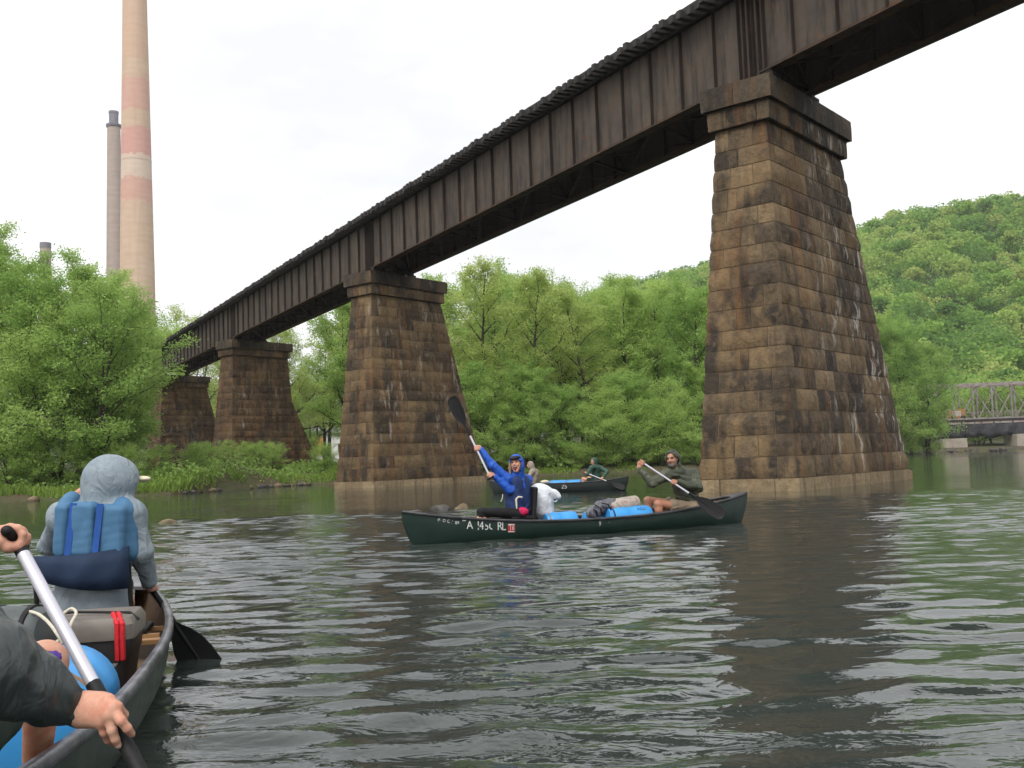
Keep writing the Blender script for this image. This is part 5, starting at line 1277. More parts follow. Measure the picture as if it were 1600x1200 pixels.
# folding seat behind her
so = empty('canoe_chair', at(822, 806, 14.72), 0, 'black folding canoe chair supporting the person in blue', 'chair')
soft_obj(Soft(0.01).box(at(827.5, 787, 14.80), (0.035, 0.20, 0.24), 0.03, np.array(Matrix.Rotation(CN2.rz, 3, 'Z') @ Matrix.Rotation(-0.12, 3, 'Y'))), 'backrest', M_plblack, so, 0.009)
soft_obj(Soft(0.01).box(at(812, 808.5, 14.74), (0.21, 0.20, 0.03), 0.025, np.array(Matrix.Rotation(CN2.rz, 3, 'Z'))), 'seat_pad', M_plblack, so, 0.009)
wobj(MB().tube([at(829, 795, 14.60), at(818, 803, 14.55), at(807, 809, 14.52)], 0.011, 6), 'side_strap', M_plblack, so, smooth=True)
# ------------------------------------------------------------------ man in olive
pt_, pb_ = at(1000.5, 720.5, 15.40), at(1131, 806.5, 15.18); ax_ = (pt_ - pb_).normalized()
j = dict(pelvis=at(1077, 788, 15.78), chest=at(1068, 756, 15.68), neck=at(1058, 735, 15.62), head=at(1050.5, 717.5, 15.56), face=Vector((-0.62, -1, -0.10)), headup=Vector((-0.06, 0, 1)),
         shR=at(1042, 742, 15.46), shL=at(1082, 741, 15.82), elR=at(1019, 755, 15.32), elL=at(1091, 762, 15.56), hipL=at(1089, 793, 15.92), hipR=at(1082, 795, 15.66), knR=at(1028, 787, 15.40), knL=at(1012, 782, 15.66))
fw = Vector((-0.915, -0.402, 0))
for s in 'LR': j['an' + s] = j['kn' + s] + fw * -0.02 + Vector((0, 0, -(j['kn' + s].z - 0.12))); j['foot' + s] = j['an' + s] + fw * 0.15
j['gripR'] = (on(0.02, pt_, pb_), (pt_ - pb_), 0.016, 1); j['gripL'] = (on(0.40, pt_, pb_), (pt_ - pb_), 0.0145, -1)
ma = build_body(j, 'bearded person in an olive hooded jacket and khaki shorts, paddling at the stern', M_skin2, 0.0078, 1.03)
jacket(j, ma, M_olive, 0.0088, 1.03, True, 0.86, 0.04, 1.08, (0.005, 24, 4), face_open=0.088)
f, l, u, R = j['axes']; hc = j['head']; face_bits(hc, f, l, u, R, ma, 1.03, 'closed', M_hairg)
bf = Soft(0.02).ell(hc - u * 0.085 + f * 0.05, (0.045, 0.045, 0.04), R); bf.cap(hc + l * 0.062 - u * 0.02 + f * 0.02, hc + l * 0.045 - u * 0.075 + f * 0.04, 0.018, 0.022).cap(hc - l * 0.062 - u * 0.02 + f * 0.02, hc - l * 0.045 - u * 0.075 + f * 0.04, 0.018, 0.022).cap(hc + l * 0.022 + f * 0.088 - u * 0.036, hc - l * 0.022 + f * 0.088 - u * 0.036, 0.008)
soft_obj(bf, 'beard', M_hairg, ma, 0.006); soft_obj(Soft(0.02).ell(hc + u * 0.05 - f * 0.015, (0.079, 0.088, 0.075), R).ell(hc + f * 0.075 + u * 0.02, (0.10, 0.045, 0.065), R, 0.01, True), 'hair', M_hairg, ma, 0.006)
leggings(j, ma, M_khaki, 0.009, 1.05, 0.55, 'shorts', (0.004, 26, 6), 1.12); shoes(j, ma, M_shoe, 0.009)
paddle(pt_, pb_, (pb_ - pt_).length, (-0.2, -1, 0.35), 'silver shafted paddle crossing the body of the olive jacketed paddler', black_top=0.07, black_low=0.10, blade=(0.50, 0.10))
so = empty('stern_cushion', at(1088, 801, 15.8), 0, 'black seat pad beneath the olive jacketed paddler', 'cushion')
soft_obj(Soft(0.01).box(at(1086, 802, 15.78), (0.19, 0.19, 0.035), 0.03, np.array(Matrix.Rotation(CN2.rz, 3, 'Z'))), 'pad', M_plblack, so, 0.009)
wobj(MB().box((-0.05, -0.16, 0), (0.02, 0.16, 0.16), Matrix.Translation(at(1107, 800, 15.9)) @ Matrix.Rotation(CN2.rz, 4, 'Z')), 'back_bar', M_alu, so, bevel=0.01)
# ------------------------------------------------------------------ gear in the green canoe
bag = empty('trash_bag', at(850, 808, 14.98), 0, 'white plastic bag behind the person in blue', 'bag')
bf = Soft(0.05).ell(at(846, 785, 14.98), (0.17, 0.17, 0.22)).ell(at(850, 800, 14.98), (0.14, 0.15, 0.10)).ell(at(840, 768, 14.96), (0.11, 0.12, 0.11)).cap(at(848, 766, 14.96), at(869, 772, 14.93), 0.085, 0.045).cap(at(866, 771, 14.93), at(873, 776, 14.9), 0.05, 0.03)
soft_obj(bf, 'sack', M_white_bag, bag, 0.0085, (0.006, 13, 8)); wobj(MB().tube([at(871, 781, 14.93), at(868, 784, 14.90), at(864, 783, 14.88)], 0.009, 6), 'tie', M_white_bag, bag, smooth=True)
def barrel(ctr, axis, r, L, label, mark=None, hz=0.0):
    a = Vector(axis).normalized(); q = a.to_track_quat('Z', 'Y').to_matrix().to_4x4(); Mx = Matrix.Translation(Vector(ctr)) @ q
    o = empty('barrel', ctr, 0, label, 'barrel', 'blue plastic barrels'); o.matrix_world = Mx; bpy.context.view_layer.update(); h = L / 2
    MB().lathe([(0.02, -h), (r * 0.82, -h), (r * 0.95, -h * 0.94), (r, -h * 0.8), (r, -h * 0.3), (r * 0.97, -h * 0.26), (r * 0.97, h * 0.1), (r, h * 0.14), (r, h * 0.6), (r * 0.9, h * 0.76), (r * 0.86, h * 0.8)], 36).build('shell', M_plblue, o, True)
    MB().lathe([(r * 0.86, h * 0.78), (r * 0.95, h * 0.8), (r * 0.95, h * 0.9), (r * 0.88, h * 0.96), (r * 0.5, h * 1.0), (0.02, h * 1.01)], 36).build('lid', M_plblue, o, True)
    MB().lathe([(r * 0.93, h * 0.745), (r * 0.985, h * 0.755), (r * 0.985, h * 0.80), (r * 0.93, h * 0.81)], 36).build('lever_ring', M_plblack if mark else M_ash, o, True)
    return o, Mx
axb = Vector((-0.915, -0.402, 0))
barrel(CN2.world(0.45, -0.02, 0.165), axb, 0.16, 0.50, 'blue barrel half hidden below the white bag')
barrel(CN2.world(-0.22, -0.14, 0.165), axb, 0.14, 0.40, 'blue barrel behind the wooden thwart, left of the marked barrel')
o, Mx = barrel(CN2.world(-0.64, 0.04, 0.185), axb, 0.165, 0.74, 'long blue barrel with dark writing lying before the olive jacketed paddler', True)
me = text_mesh('AG1', 0.085); bm = bmesh.new(); bm.from_mesh(me); Mi = Mx.inverted()
for v in bm.verts:
    w_ = CN2.world(-0.74 - v.co.x, 0.04 + 0.168 * math.cos(math.radians(38) + v.co.y / 0.165), 0.185 + 0.168 * math.sin(math.radians(38) + v.co.y / 0.165)); v.co = Mi @ w_
bm.to_mesh(me); bm.free(); link('marking', me, M_ink, o)
ro = empty('bed_roll', at(968, 788, 15.38), 0, 'rolled floral mat lying on the blue barrels', 'roll')
a, b = at(951, 793, 15.28), at(995, 785.5, 15.52); d = (b - a).normalized(); mb = MB(); n_ = 40
q = d.to_track_quat('Z', 'Y').to_matrix().to_4x4(); Mx = Matrix.Translation(a) @ q; Lr = (b - a).length
wobj(MB().lathe([(0.02, 0), (0.10, 0.0), (0.112, 0.02), (0.115, Lr / 2), (0.112, Lr - 0.02), (0.10, Lr), (0.02, Lr + 0.004)], 30, Mx), 'mat', M_floral, ro, smooth=True)
sp = [Mx @ Vector((math.cos(t_) * (0.012 + 0.0125 * t_ / 1.6), math.sin(t_) * (0.012 + 0.0125 * t_ / 1.6), Lr + 0.006)) for t_ in np.linspace(0, 11.5, 60)]
wobj(MB().tube(sp, 0.0035, 5), 'rolled_edge', M_plblack, ro, smooth=True)
ba = empty('tarp_bundle', at(938, 798, 15.2), 0, 'grey folded tarp bundle with dark straps beside the floral roll', 'bundle')
soft_obj(Soft(0.05).cap(at(926, 800, 15.12), at(950, 790, 15.28), 0.075, 0.10).cap(at(936, 790, 15.2), at(957, 786, 15.3), 0.05, 0.06).cap(at(922, 803, 15.1), at(932, 804, 15.12), 0.05, 0.06), 'cloth', M_tarpg, ba, 0.008, (0.009, 26, 3))
for a, b, c in (((924, 794), (931, 798), (934, 806)), ((930, 789), (938, 794), (942, 803)), ((940, 786), (950, 788), (955, 797))):
    wobj(MB().tube([at(*a, 15.08), at(*b, 15.03), at(*c, 15.05)], 0.011, 6), 'strap', M_plblack, ba, smooth=True)

# ================================================================== the far canoe
CN3 = Canoe((1.43, 35.55), (-4.58, 1.9), 5.1, 'black canoe farther off, half hidden behind the green one', M_hull2, M_inner, M_gun, seats=(0.28, -0.52), sheer0=0.31, rise=0.15)
x, z = CN3.local(877, 763.5, 1); hull_text(CN3, '25', x, z, 0.22, 1, M_letter, 'hull_mark', (0, 1, 0.0, 0.85))
fw = Vector((-4.58, 1.9, 0)).normalized()
Y0 = 35.05; pt_, pb_ = at(914, 738, 34.75), at(976, 763, 34.35); ax_ = pt_ - pb_
j = dict(pelvis=at(934, 750, Y0), chest=at(931, 735, Y0 - 0.05), neck=at(929.5, 728, Y0 - 0.08), head=at(927.5, 721, Y0 - 0.1), face=Vector((-0.9, -0.55, -0.08)),
         shR=at(924, 731, Y0 - 0.3), shL=at(938, 731, Y0 + 0.05), elR=at(918, 741, 34.75), elL=at(948.5, 737, 34.85), hipL=at(936, 753, Y0 + 0.12), hipR=at(933, 754, Y0 - 0.12), knR=at(911, 748, 35.12), knL=at(919.5, 747, 35.40))
for s in 'LR': j['an' + s] = j['kn' + s] + Vector((0, 0, -(j['kn' + s].z - 0.12))); j['foot' + s] = j['an' + s] + fw * 0.15
j['gripR'] = (on(0.02, pt_, pb_), ax_, 0.016, 1); j['gripL'] = (on(0.42, pt_, pb_), ax_, 0.0145, -1)
m3 = build_body(j, 'person in a dark green hooded jacket paddling the far canoe', M_skin, 0.012, 1.0); jacket(j, m3, M_green, 0.0125, 1.0, True, 0.9, 0.04, 1.0, (0.003, 22, 7)); leggings(j, m3, M_dkshort, 0.013, 1.0, 0.6, 'shorts', None, 1.1); shoes(j, m3, M_shoe, 0.014)
f, l, u, R = j['axes']; face_bits(j['head'], f, l, u, R, m3)
paddle(pt_, pb_, (pb_ - pt_).length, (-0.1, -1, 0.5), 'paddle of the green jacketed person in the far canoe')
Y0 = 36.0; j = dict(pelvis=at(834, 756, Y0), chest=at(835, 742, Y0), neck=at(831.5, 733, Y0), head=at(828, 727, Y0 - 0.03), face=Vector((-1, -0.05, -0.05)), shR=at(831, 737, Y0 - 0.2), shL=at(838, 737, Y0 + 0.18), elR=at(826, 747, Y0 - 0.35), elL=at(830, 747, Y0 + 0.3),
         hipL=at(835, 758, Y0 + 0.12), hipR=at(834, 759, Y0 - 0.12), knR=at(813, 754, Y0 + 0.1), knL=at(812, 753, Y0 + 0.35))
for s in 'LR': j['an' + s] = j['kn' + s] + Vector((0, 0, -(j['kn' + s].z - 0.12))) + fw * 0.05; j['foot' + s] = j['an' + s] + fw * 0.15
p3t, p3b = at(818, 741, Y0 + 0.2), at(806, 772, Y0 - 0.55)
j['gripR'] = (on(0.35, p3t, p3b), p3t - p3b, 0.0145, 1); j['gripL'] = (on(0.02, p3t, p3b), p3t - p3b, 0.0145, -1)
m4 = build_body(j, 'person in a beige hooded jacket at the bow of the far canoe', M_skin, 0.012, 1.0); jacket(j, m4, M_beige, 0.0125, 1.0, True, 0.9, 0.05, 1.05, (0.004, 22, 8)); leggings(j, m4, M_dkshort, 0.014, 1.0, 1.7, 'trousers', None, 1.0); shoes(j, m4, M_shoe, 0.014)
paddle(p3t, p3b, (p3b - p3t).length + 0.2, (-1, -0.3, 0), 'paddle held low by the beige hooded person')
barrel(CN3.world(-0.02, 0.0, 0.24), fw, 0.17, 0.62, 'blue barrel in the far canoe, nearer to its middle'); barrel(CN3.world(-0.62, 0.05, 0.24), fw, 0.17, 0.55, 'blue barrel in the far canoe beside the green jacketed person')
ball('bundle', CN3.world(0.42, 0.1, 0.36), (0.16, 0.14, 0.07), M_rope, None).name = 'bundle'
tag(bpy.data.objects['bundle'], 'small pale bundle on the gunwale of the far canoe', 'bundle')

# ================================================================== the near canoe at the left
CN1 = Canoe((-1.95, 4.15), (-0.21, 0.978), 5.5, 'scuffed grey green canoe cut by the lower left corner', M_hull3, M_inner, M_gunw, beam=0.45, seats=(0.56, -0.63), thw=(-0.06, 0.40), sheer0=0.285, rise=0.10)
fw = Vector((-0.21, 0.978, 0)).normalized(); rt = Vector((0.978, 0.21, 0)).normalized()
# bow paddler, seen from behind
pt_ = at(133, 766, 5.98); wt = gz(311, 1030); dd = (wt - pt_).normalized(); pb_ = wt + dd * 0.22
on_y = lambda f: pt_ + (wt - pt_) * f
j = dict(pelvis=at(143, 925, 5.70), chest=at(150, 838, 5.70), neck=at(164, 792, 5.72), head=at(173, 756, 5.74), face=Vector((0.78, 0.62, 0.0)), shL=at(100, 808, 5.74), shR=at(203, 804, 5.68),
         elL=at(77, 852, 5.90), elR=at(221, 862, 5.70), hipL=at(115, 945, 5.72), hipR=at(170, 945, 5.68))
j['knL'] = j['hipL'] + fw * 0.44 + Vector((0, 0, 0.06)); j['knR'] = j['hipR'] + fw * 0.44 + Vector((0, 0, 0.06))
for s in 'LR': j['an' + s] = j['kn' + s] + fw * 0.18 + Vector((0, 0, -(j['kn' + s].z - 0.12))); j['foot' + s] = j['an' + s] + fw * 0.14
j['gripL'] = (on_y(0.02), pt_ - wt, 0.016, 1); j['gripR'] = (on_y(0.575), pt_ - wt, 0.0145, 1)
bp = build_body(j, 'person in a grey blue hooded rain jacket and blue life vest, seen from behind', M_skin, 0.006, 1.02)
jk = jacket(j, bp, M_greyJ, 0.0065, 1.03, True, 0.86, 0.12, 1.08, (0.0026, 21, 11), face_open=0.062, peak=0.062, hs=1.06, al=0.93)
f, l, u, R = j['axes']; face_bits(j['head'], f, l, u, R, bp)
hc = j['head']; soft_obj(Soft(0.015).ell(hc + f * 0.172 + u * 0.020, (0.060, 0.048, 0.018), R).ell(hc + f * 0.10 + u * 0.055, (0.070, 0.05, 0.018), R), 'cap_brim', M_cream, bp, 0.004)
soft_obj(Soft(0.02).chain([hc + f * 0.06 + l * -0.06 - u * 0.02, hc + f * 0.075 + l * -0.055 - u * 0.10, hc + f * 0.085 + l * -0.05 - u * 0.20], [0.018, 0.022, 0.012]), 'hair', M_hairl, bp, 0.005)
# life vest: three padded back panels with straps in the grooves
pv_ = Soft(0.012)
def pfd_panel(x0, x1, ya, yb, Y, th):
    a, b = at((x0 + x1) / 2, ya, Y), at((x0 + x1) / 2 - 6, yb, Y - 0.01); hw = abs(at(x1, ya, Y).x - at(x0, ya, Y).x) / 2; up = (a - b).normalized(); Rm = rot3(up.cross(Vector((0, -1, 0))).normalized(), Vector((0, -1, 0)), up)
    pv_.box((a + b) / 2, (hw, th, (a - b).length / 2), 0.035, Rm, 0.012)
pfd_panel(90, 114, 786, 872, 5.60, 0.05); pfd_panel(114, 156, 784, 872, 5.575, 0.055); pfd_panel(156, 201, 788, 872, 5.58, 0.05)
pv_.cap(at(196, 800, 5.62), at(204, 860, 5.66), 0.055, 0.06, 0.03).cap(at(104, 790, 5.66), at(112, 784, 5.72), 0.05, 0.055, 0.03).cap(at(192, 792, 5.64), at(186, 786, 5.72), 0.05, 0.055, 0.03)
soft_obj(pv_, 'life_vest', M_pfd, bp, 0.005, (0.0016, 26, 3))
for a, b in (((115, 786), (105, 868)), ((157, 787), (148, 868))):
    A, B = at(*a, 5.522), at(*b, 5.512); wobj(MB().bar(A, B, 0.034, 0.006, (0, -1, 0)), 'vest_strap', M_strap, bp)
wobj(MB().tube([at(186, 790, 5.60), at(196, 787, 5.60), at(205, 790, 5.63), at(208, 800, 5.66)], 0.014, 8), 'vest_binding', M_navyS, bp, smooth=True)
leggings(j, bp, M_dkshort, 0.009, 0.9, 1.6, 'trousers', (0.002, 24, 2), 1.0); shoes(j, bp, M_shoe, 0.01)
paddle(pt_, wt, (pb_ - pt_).length, (-0.25, -1, 0.15), 'black paddle dipping into the water right of the grey hooded person', black_top=0.07, black_low=0.42, blade=(0.48, 0.118))
# seat back: slung navy cloth with side stays
sb = empty('seat_back', at(130, 945, 5.55), 0, 'slung navy cloth seat back behind the grey hooded person', 'seat back')
V = []; n_ = 24
for k_, off in enumerate((0.0, 0.014)):
    for i in range(n_ + 1):
        f_ = i / n_; xx = 50 + 152 * f_; yt = 869 - 16 * f_ + 5 * math.sin(f_ * math.pi); yb = 905 + 14 * f_ + 10 * math.sin(f_ * math.pi); Y = 5.60 - 0.11 * math.sin(f_ * math.pi) ** 0.6 - off
        for h in (0, 0.33, 0.66, 1.0): V.append(at(xx, yt + (yb - yt) * h, Y - 0.018 * math.sin(h * math.pi) + 0.006 * math.sin(f_ * 17 + h * 4)))
Fs = []; c_ = 4 * (n_ + 1)
for i in range(n_):
    for h in range(3): a = i * 4 + h; q = (a, a + 4, a + 5, a + 1); Fs.append(q); Fs.append(tuple(x + c_ for x in q[::-1]))
rim = [i * 4 for i in range(n_ + 1)] + [n_ * 4 + h for h in (1, 2, 3)] + [i * 4 + 3 for i in range(n_ - 1, -1, -1)] + [2, 1]
for i in range(len(rim)): a, b = rim[i], rim[(i + 1) % len(rim)]; Fs.append((a, a + c_, b + c_, b))
o = wobj(MB().add(V, Fs), 'backrest_cloth', M_navyS, sb); o.data.polygons.foreach_set('use_smooth', [True] * len(o.data.polygons))
bm = bmesh.new(); bm.from_mesh(o.data); bmesh.ops.recalc_face_normals(bm, faces=bm.faces); bm.to_mesh(o.data); bm.free()
for px in (53, 201): wobj(MB().tube([at(px, 880, 5.60), at(px + (4 if px < 100 else 3), 935, 5.60), at(px + 6, 962, 5.62)], 0.013, 8), 'stay', M_plblack, sb, smooth=True)
so = empty('bow_seat_cushion', at(143, 962, 5.7), 0, 'dark cushion below the grey hooded person', 'cushion'); soft_obj(Soft(0.01).box(CN1.world(1.54, 0, 0.285), (0.18, 0.2, 0.04), 0.035, np.array(Matrix.Rotation(CN1.rz, 3, 'Z'))), 'pad', M_plblack, so, 0.009)
# ------------------------------------------------------------------ gear in the near canoe
Rz = Matrix.Rotation(CN1.rz - math.pi / 2, 4, 'Z')
tc_ = CN1.world(0.72, 0.02, 0); to = empty('storage_tote', (tc_.x, tc_.y, 0.06), CN1.rz - math.pi / 2, 'charcoal storage tote with taupe lid and red strap', 'tote'); bpy.context.view_layer.update()
W2, D2, HB = 0.325, 0.215, 0.285
def rrect(w_, d_, r_, z, n=5): return [(sx * (w_ - r_) + r_ * math.cos(a), sy * (d_ - r_) + r_ * math.sin(a), z) for sx, sy, a0 in ((1, 1, 0), (-1, 1, 90), (-1, -1, 180), (1, -1, 270)) for a in [math.radians(a0 + 90 * k / n) for k in range(n + 1)]]
def loft(rings): 
    n = len(rings[0]); mb = MB(); V = [v for r_ in rings for v in r_]
    return mb.add(V, [(i*n+k, i*n+(k+1) % n, (i+1)*n+(k+1) % n, (i+1)*n+k) for i in range(len(rings)-1) for k in range(n)] + [tuple(range(n))[::-1], tuple(range(len(V)-n, len(V)))])
loft([rrect(W2 - 0.035, D2 - 0.03, 0.05, 0), rrect(W2 - 0.012, D2 - 0.01, 0.05, HB * 0.62), rrect(W2 - 0.004, D2 - 0.004, 0.05, HB * 0.66), rrect(W2, D2, 0.05, HB * 0.9), rrect(W2, D2, 0.05, HB)]).build('tub', M_toteb, to, True)
loft([rrect(W2 + 0.012, D2 + 0.012, 0.055, HB - 0.02), rrect(W2 + 0.014, D2 + 0.014, 0.055, HB + 0.045), rrect(W2 - 0.006, D2 - 0.006, 0.05, HB + 0.075), rrect(W2 - 0.06, D2 - 0.06, 0.04, HB + 0.08), rrect(W2 - 0.07, D2 - 0.07, 0.04, HB + 0.072)]).build('lid', M_taupe, to, True)
for i, (x0, x1) in enumerate(((-0.25, -0.12), (0.02, 0.13), (0.17, 0.27))): loft([[(x, -D2 + 0.012 - dy, z) for x, z in ((x0 + dx, 0.06 + dx), (x1 - dx, 0.06 + dx), (x1 - dx, 0.16 - dx), (x0 + dx, 0.16 - dx))] for dx, dy in ((0, 0), (0.012, 0.010))]).build('rib_panel', M_toteb, to)
for dx in (0.0, 0.022): MB().tube([(W2 - 0.055 + dx, -D2 - 0.006, HB * 0.62), (W2 - 0.055 + dx, -D2 - 0.020, HB - 0.01), (W2 - 0.055 + dx, -D2 - 0.018, HB + 0.05), (W2 - 0.075 + dx, -D2 + 0.03, HB + 0.082), (W2 - 0.09 + dx, -D2 + 0.1, HB + 0.084)], 0.012, 6).build('strap', M_redst, to, True)
MB().tube([(-W2 - 0.01, 0.02, HB + 0.06), (-0.15, 0.0, HB + 0.086), (0.05, 0.015, HB + 0.088), (W2 - 0.02, -0.09, HB + 0.083), (W2 + 0.02, -0.1, HB + 0.05)], 0.007, 6).build('bungee', M_plblack, to, True)
rl = empty('dry_bag', CN1.world(0.38, 0.22, 0.1), 0, 'grey rolled dry bag beside the tote', 'dry bag')
a, b = at(-60, 992, 4.42), at(72, 990, 4.38); d = (b - a).normalized(); q = d.to_track_quat('Z', 'Y').to_matrix().to_4x4(); Mx = Matrix.Translation(a) @ q; Lr = (b - a).length
wobj(MB().lathe([(0.03, -0.006), (0.085, 0.0), (0.112, 0.03), (0.118, Lr * 0.5), (0.112, Lr - 0.03), (0.09, Lr), (0.03, Lr + 0.008)], 32, Mx), 'roll', M_drybag, rl, smooth=True)
for f_ in (0.45, 0.86): wobj(MB().lathe([(0.112, Lr * f_ - 0.012), (0.121, Lr * f_ - 0.01), (0.121, Lr * f_ + 0.01), (0.112, Lr * f_ + 0.012)], 32, Mx), 'strap', M_plblack, rl, smooth=True)
pk = empty('pack', CN1.world(0.30, 0.2, 0.06), 0, 'dark pack lying under the grey dry bag', 'pack'); soft_obj(Soft(0.03).box(CN1.world(0.22, 0.20, 0.17), (0.20, 0.16, 0.115), 0.06, np.array(Matrix.Rotation(CN1.rz, 3, 'Z'))), 'sack', M_plblack, pk, 0.01, (0.006, 20, 2))
o, Mx = barrel(CN1.world(-0.44, -0.185, 0.235), CN1.world(-1.42, -0.22, 0.245) - CN1.world(-0.44, -0.185, 0.235), 0.19, 0.64, 'big blue barrel behind the silver paddle shaft in the near canoe')
rp_ = empty('rope', at(100, 1000, 4.3), 0, 'white rope looped over the tote and the grey dry bag', 'rope')
P = [at(20, 962, 4.42), at(34, 957, 4.36), at(48, 956, 4.33), at(62, 961, 4.30), at(76, 973, 4.27), at(88, 989, 4.24), at(97, 1004, 4.24), at(88, 1008, 4.25), at(80, 1008, 4.27), at(90, 1002, 4.30), at(104, 990, 4.40), at(112, 972, 4.45), at(119, 958, 4.52), at(112, 951, 4.66), at(100, 958, 4.62), at(92, 967, 4.5)]
def smooth_path(P, n=6):
    out = []
    for i in range(len(P) - 1):
        p0, p1, p2, p3 = P[max(i-1, 0)], P[i], P[i+1], P[min(i+2, len(P)-1)]
        for k in range(n):
            t_ = k / n; out.append(0.5 * ((2*p1) + (p2-p0)*t_ + (2*p0-5*p1+4*p2-p3)*t_*t_ + (3*p1-p0-3*p2+p3)*t_**3))
    return out + [P[-1]]
wobj(MB().tube(smooth_path(P), 0.0068, 8), 'strand', M_rope, rp_, smooth=True)
# ------------------------------------------------------------------ stern paddler: arms reach into the picture
pt_ = at(24, 842, 2.40); pl_ = at(216, 1199, 2.165); dd = (pl_ - pt_).normalized()
right = rt
j = dict(pelvis=Vector((-1.58, 2.33, 0.37)), chest=Vector((-1.53, 2.36, 0.66)), neck=Vector((-1.52, 2.38, 0.83)), head=Vector((-1.515, 2.42, 1.0)), face=fw.copy())
j['shR'] = j['neck'] + right * 0.175 - UPZ * 0.05; j['shL'] = j['neck'] - right * 0.175 - UPZ * 0.05
j['elR'] = at(-14, 1046, 2.12); j['elL'] = Vector((-1.47, 2.66, 0.80))
j['hipR'] = j['pelvis'] + right * 0.1 - UPZ * 0.06; j['hipL'] = j['pelvis'] - right * 0.1 - UPZ * 0.06
j['knR'] = at(70, 1036, 2.98); j['knL'] = Vector((-1.80, 2.92, 0.47)); j['anR'] = Vector((-1.50, 3.22, 0.12)); j['anL'] = Vector((-1.78, 3.15, 0.12)); j['footR'] = Vector((-1.53, 3.36, 0.1)); j['footL'] = Vector((-1.81, 3.3, 0.1))
root = empty('person', (-1.58, 2.33, 0.2), 0, 'person in a black rain jacket at the left edge, only arms and knee showing', 'person', 'paddlers of the party'); bpy.context.view_layer.update()
sf = Soft(0.03); f, l, u, R = add_head(sf, j['head'], j['face'], UPZ); j['axes'] = (f, l, u, R)
sf.cap(j['neck'] - UPZ * 0.03, j['head'] - u * 0.05, 0.055, 0.05); sf.chain([j['pelvis'], (j['pelvis'] + j['chest']) / 2, j['chest'], j['neck']], [0.13, 0.115, 0.125, 0.06], 0.05); sf.cap(j['shL'], j['shR'], 0.062)
for s in 'LR':
    sf.cap(j['hip' + s], j['kn' + s], 0.080, 0.060).cap(j['kn' + s], j['an' + s], 0.056, 0.036).cap(j['an' + s] - UPZ * 0.02, j['foot' + s] - UPZ * 0.02, 0.036, 0.026); sf.cap(j['sh' + s], j['el' + s], 0.050, 0.041)
hf = Soft(0.006)
wR = at(126, 1109, 2.2); j['wrR'] = wR
K = [at(170, 1095, 2.178), at(176, 1107, 2.160), at(170, 1119, 2.156), at(160, 1129, 2.165)]
hf.cap(j['elR'], j['elR'] * 0.5 + wR * 0.5, 0.041, 0.038, 0.02).cap(j['elR'] * 0.5 + wR * 0.5, wR, 0.036, 0.027, 0.02)
for i, k_ in enumerate(K): hf.cap(wR + (k_ - wR) * 0.12 + Vector((0, 0, 0.010 - 0.007 * i)), k_, 0.0185, 0.0125, 0.022)
hf.cap(wR, at(152, 1108, 2.19), 0.024, 0.021, 0.02); hf.cap(at(140, 1100, 2.195), at(160, 1098, 2.19), 0.021, 0.018, 0.02)
hf.chain([K[0], at(184, 1104, 2.163), at(194, 1117, 2.185), at(193, 1127, 2.215)], [0.0120, 0.0100, 0.0090, 0.0076], 0.004)
hf.chain([K[1], at(189, 1126, 2.148), at(199, 1138, 2.155), at(206, 1147, 2.172)], [0.0122, 0.0102, 0.0091, 0.0074], 0.004)
hf.chain([K[2], at(175, 1141, 2.152), at(180, 1155, 2.158), at(185, 1165, 2.170)], [0.0120, 0.0100, 0.0088, 0.0072], 0.004)
hf.chain([K[3], at(163, 1144, 2.168), at(169, 1156, 2.185), at(177, 1161, 2.205)], [0.0112, 0.0092, 0.0082, 0.0068], 0.005)
hf.chain([at(138, 1099, 2.225), at(152, 1094, 2.25), at(168, 1098, 2.262), at(182, 1110, 2.256)], [0.019, 0.0145, 0.0125, 0.010], 0.012)
for i in range(3): hf.ell(K[i] + Vector((0, -0.004, 0.004)), (0.0105, 0.0105, 0.0105), None, 0.008)
gd = Vector((0.15, -0.95, 0.25)).normalized()                      # bar of the T grip points at the viewer
j['wrL'] = add_hand(hf, pt_ - gd * 0.004, gd, Vector((-1.47, 2.52, 0.88)), 0.0135, 1.0, -1, (30, 225))
hf.cap(j['elL'], j['wrL'], 0.041, 0.027, 0.02)
NAILS = [(at(205.0, 1145.5, 2.170), at(199, 1138, 2.155)), (at(184.4, 1163.5, 2.168), at(180, 1155, 2.158))]
m1, m2 = sf.mesh('body', 0.010), hf.mesh('hands', 0.0031)
bm = bmesh.new(); bm.from_mesh(m1); bm.from_mesh(m2); bm.to_mesh(m1); bm.free(); m1.transform(root.matrix_world.inverted()); m1.polygons.foreach_set('use_smooth', np.ones(len(m1.polygons), bool)); bpy.data.meshes.remove(m2)
link('body', m1, M_skin, root)
face_bits(j['head'], f, l, u, R, root)
M_nail = simple('finger_nail', (0.66, 0.44, 0.36), None, 5, 0.35)
for tip, prev in NAILS:
    dv_ = (tip - prev).normalized(); nv = Vector((0.1, -0.85, 0.5)); nv = (nv - dv_ * nv.dot(dv_)).normalized(); sv = dv_.cross(nv)
    ball('nail', tip + nv * 0.0056 - dv_ * 0.001, (0.0052, 0.0068, 0.0022), M_nail, root, rot3(sv, dv_, nv))
js = Soft(0.04); cf = j['elR'] + (wR - j['elR']) * 0.965
lat = right * 0.09
for sg in (-1, 1): js.chain([j['pelvis'] - UPZ * 0.08 + lat * sg, (j['pelvis'] + j['chest']) / 2 + lat * sg * 0.8, j['chest'] + lat * sg * 0.8], [0.135, 0.125, 0.12], 0.05)
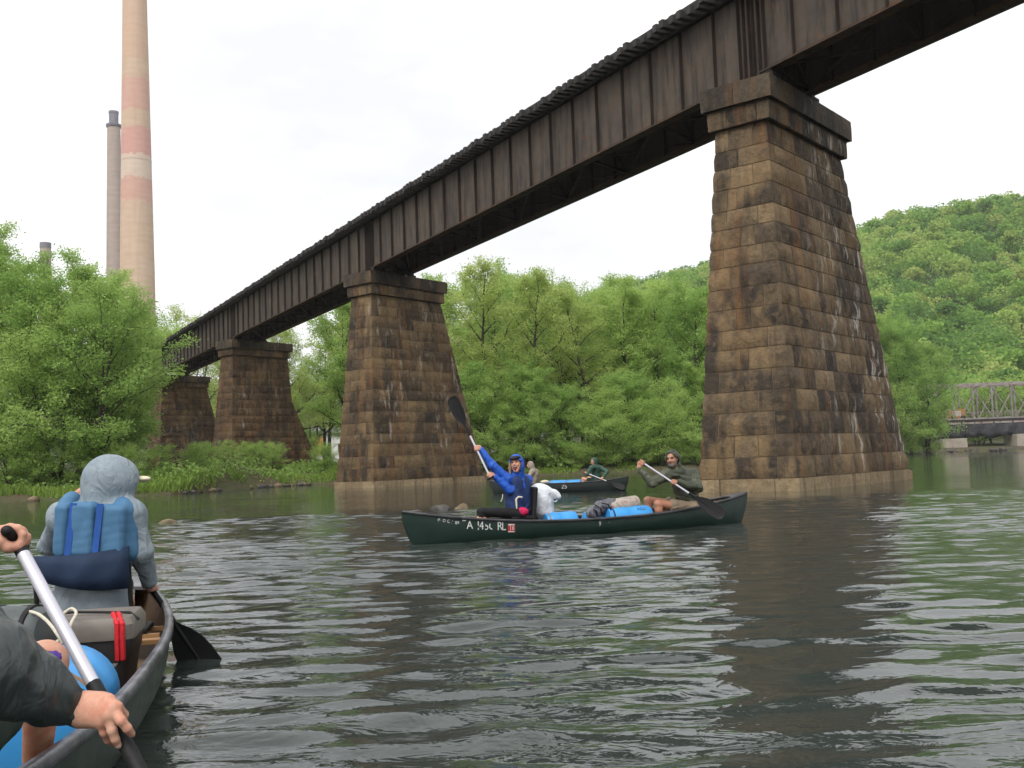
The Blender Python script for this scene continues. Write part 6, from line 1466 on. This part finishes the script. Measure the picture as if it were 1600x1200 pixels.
js.cap(j['shL'], j['shR'], 0.085).cap(j['chest'], j['neck'], 0.12, 0.08); js.cap(j['shR'], j['elR'], 0.085, 0.088, 0.05).cap(j['elR'], j['elR'] * 0.45 + cf * 0.55, 0.092, 0.062, 0.04).cap(j['elR'] * 0.45 + cf * 0.55, cf, 0.062, 0.034, 0.03)
js.cap(j['shL'], j['elL'], 0.08, 0.065).cap(j['elL'], j['elL'] + (j['wrL'] - j['elL']) * 0.9, 0.062, 0.045)
c = j['head'] + u * 0.012 - f * 0.022; js.ell(c, (0.108, 0.122, 0.132), R, 0.03).cap(c - u * 0.07 - f * 0.03, j['neck'] - f * 0.02, 0.095, 0.10, 0.05).ell(j['head'] + f * 0.115, (0.075, 0.11, 0.10), R, 0.02, True).ell(j['head'] - f * 0.005 - u * 0.01, (0.088, 0.108, 0.12), R, 0.012, True)
soft_obj(js, 'jacket', M_dkJ, root, 0.0062, (0.0042, 24, 6))
soft_obj(Soft(0.006).cap(cf - (wR - j['elR']).normalized() * 0.012, cf + (wR - j['elR']).normalized() * 0.006, 0.036, 0.035), 'cuff', M_dkJ, root, 0.004, (0.0022, 130, 4))
leggings(j, root, M_dkshort, 0.011, 1.0, 0.62, 'shorts', (0.004, 24, 4), 1.15); shoes(j, root, M_shoe, 0.012)
kn = at(76, 1040, 2.915); soft_obj(Soft(0.01).ell(kn + Vector((0.018, -0.02, 0.02)), (0.026, 0.016, 0.022)).chain([kn + Vector((0.01, -0.02, -0.005)), kn + Vector((0.03, -0.03, -0.016)), kn + Vector((0.055, -0.03, -0.028))], [0.02, 0.016, 0.012]).cap(kn + Vector((-0.03, -0.02, 0.0)), kn + Vector((0.01, -0.025, 0.01)), 0.014, 0.018), 'bandana', M_purple, root, 0.004, (0.003, 110, 3))
paddle(pt_, pl_, 1.52, (-0.5, -0.8, 0.3), 'silver shafted paddle held across the lower left corner', shaft_r=0.0148, black_top=0.045, black_low=0.62, blade=(0.48, 0.10), grip_dir=gd)
# ================================================================== damp air
t = NT('damp_air'); t.t.nodes.remove(t.p); vp = t.n('ShaderNodeVolumePrincipled'); vp.inputs['Color'].default_value = (0.92, 0.95, 1.0, 1); vp.inputs['Density'].default_value = 0.00018; vp.inputs['Anisotropy'].default_value = 0.2
t.l(vp.outputs[0], t.out.inputs['Volume'])
o = MB().box((-2600, -2600, -3), (2600, 3100, 245)).build('haze', t.m); tag(o, 'thin rainy haze filling the valley', 'haze', kind='stuff')
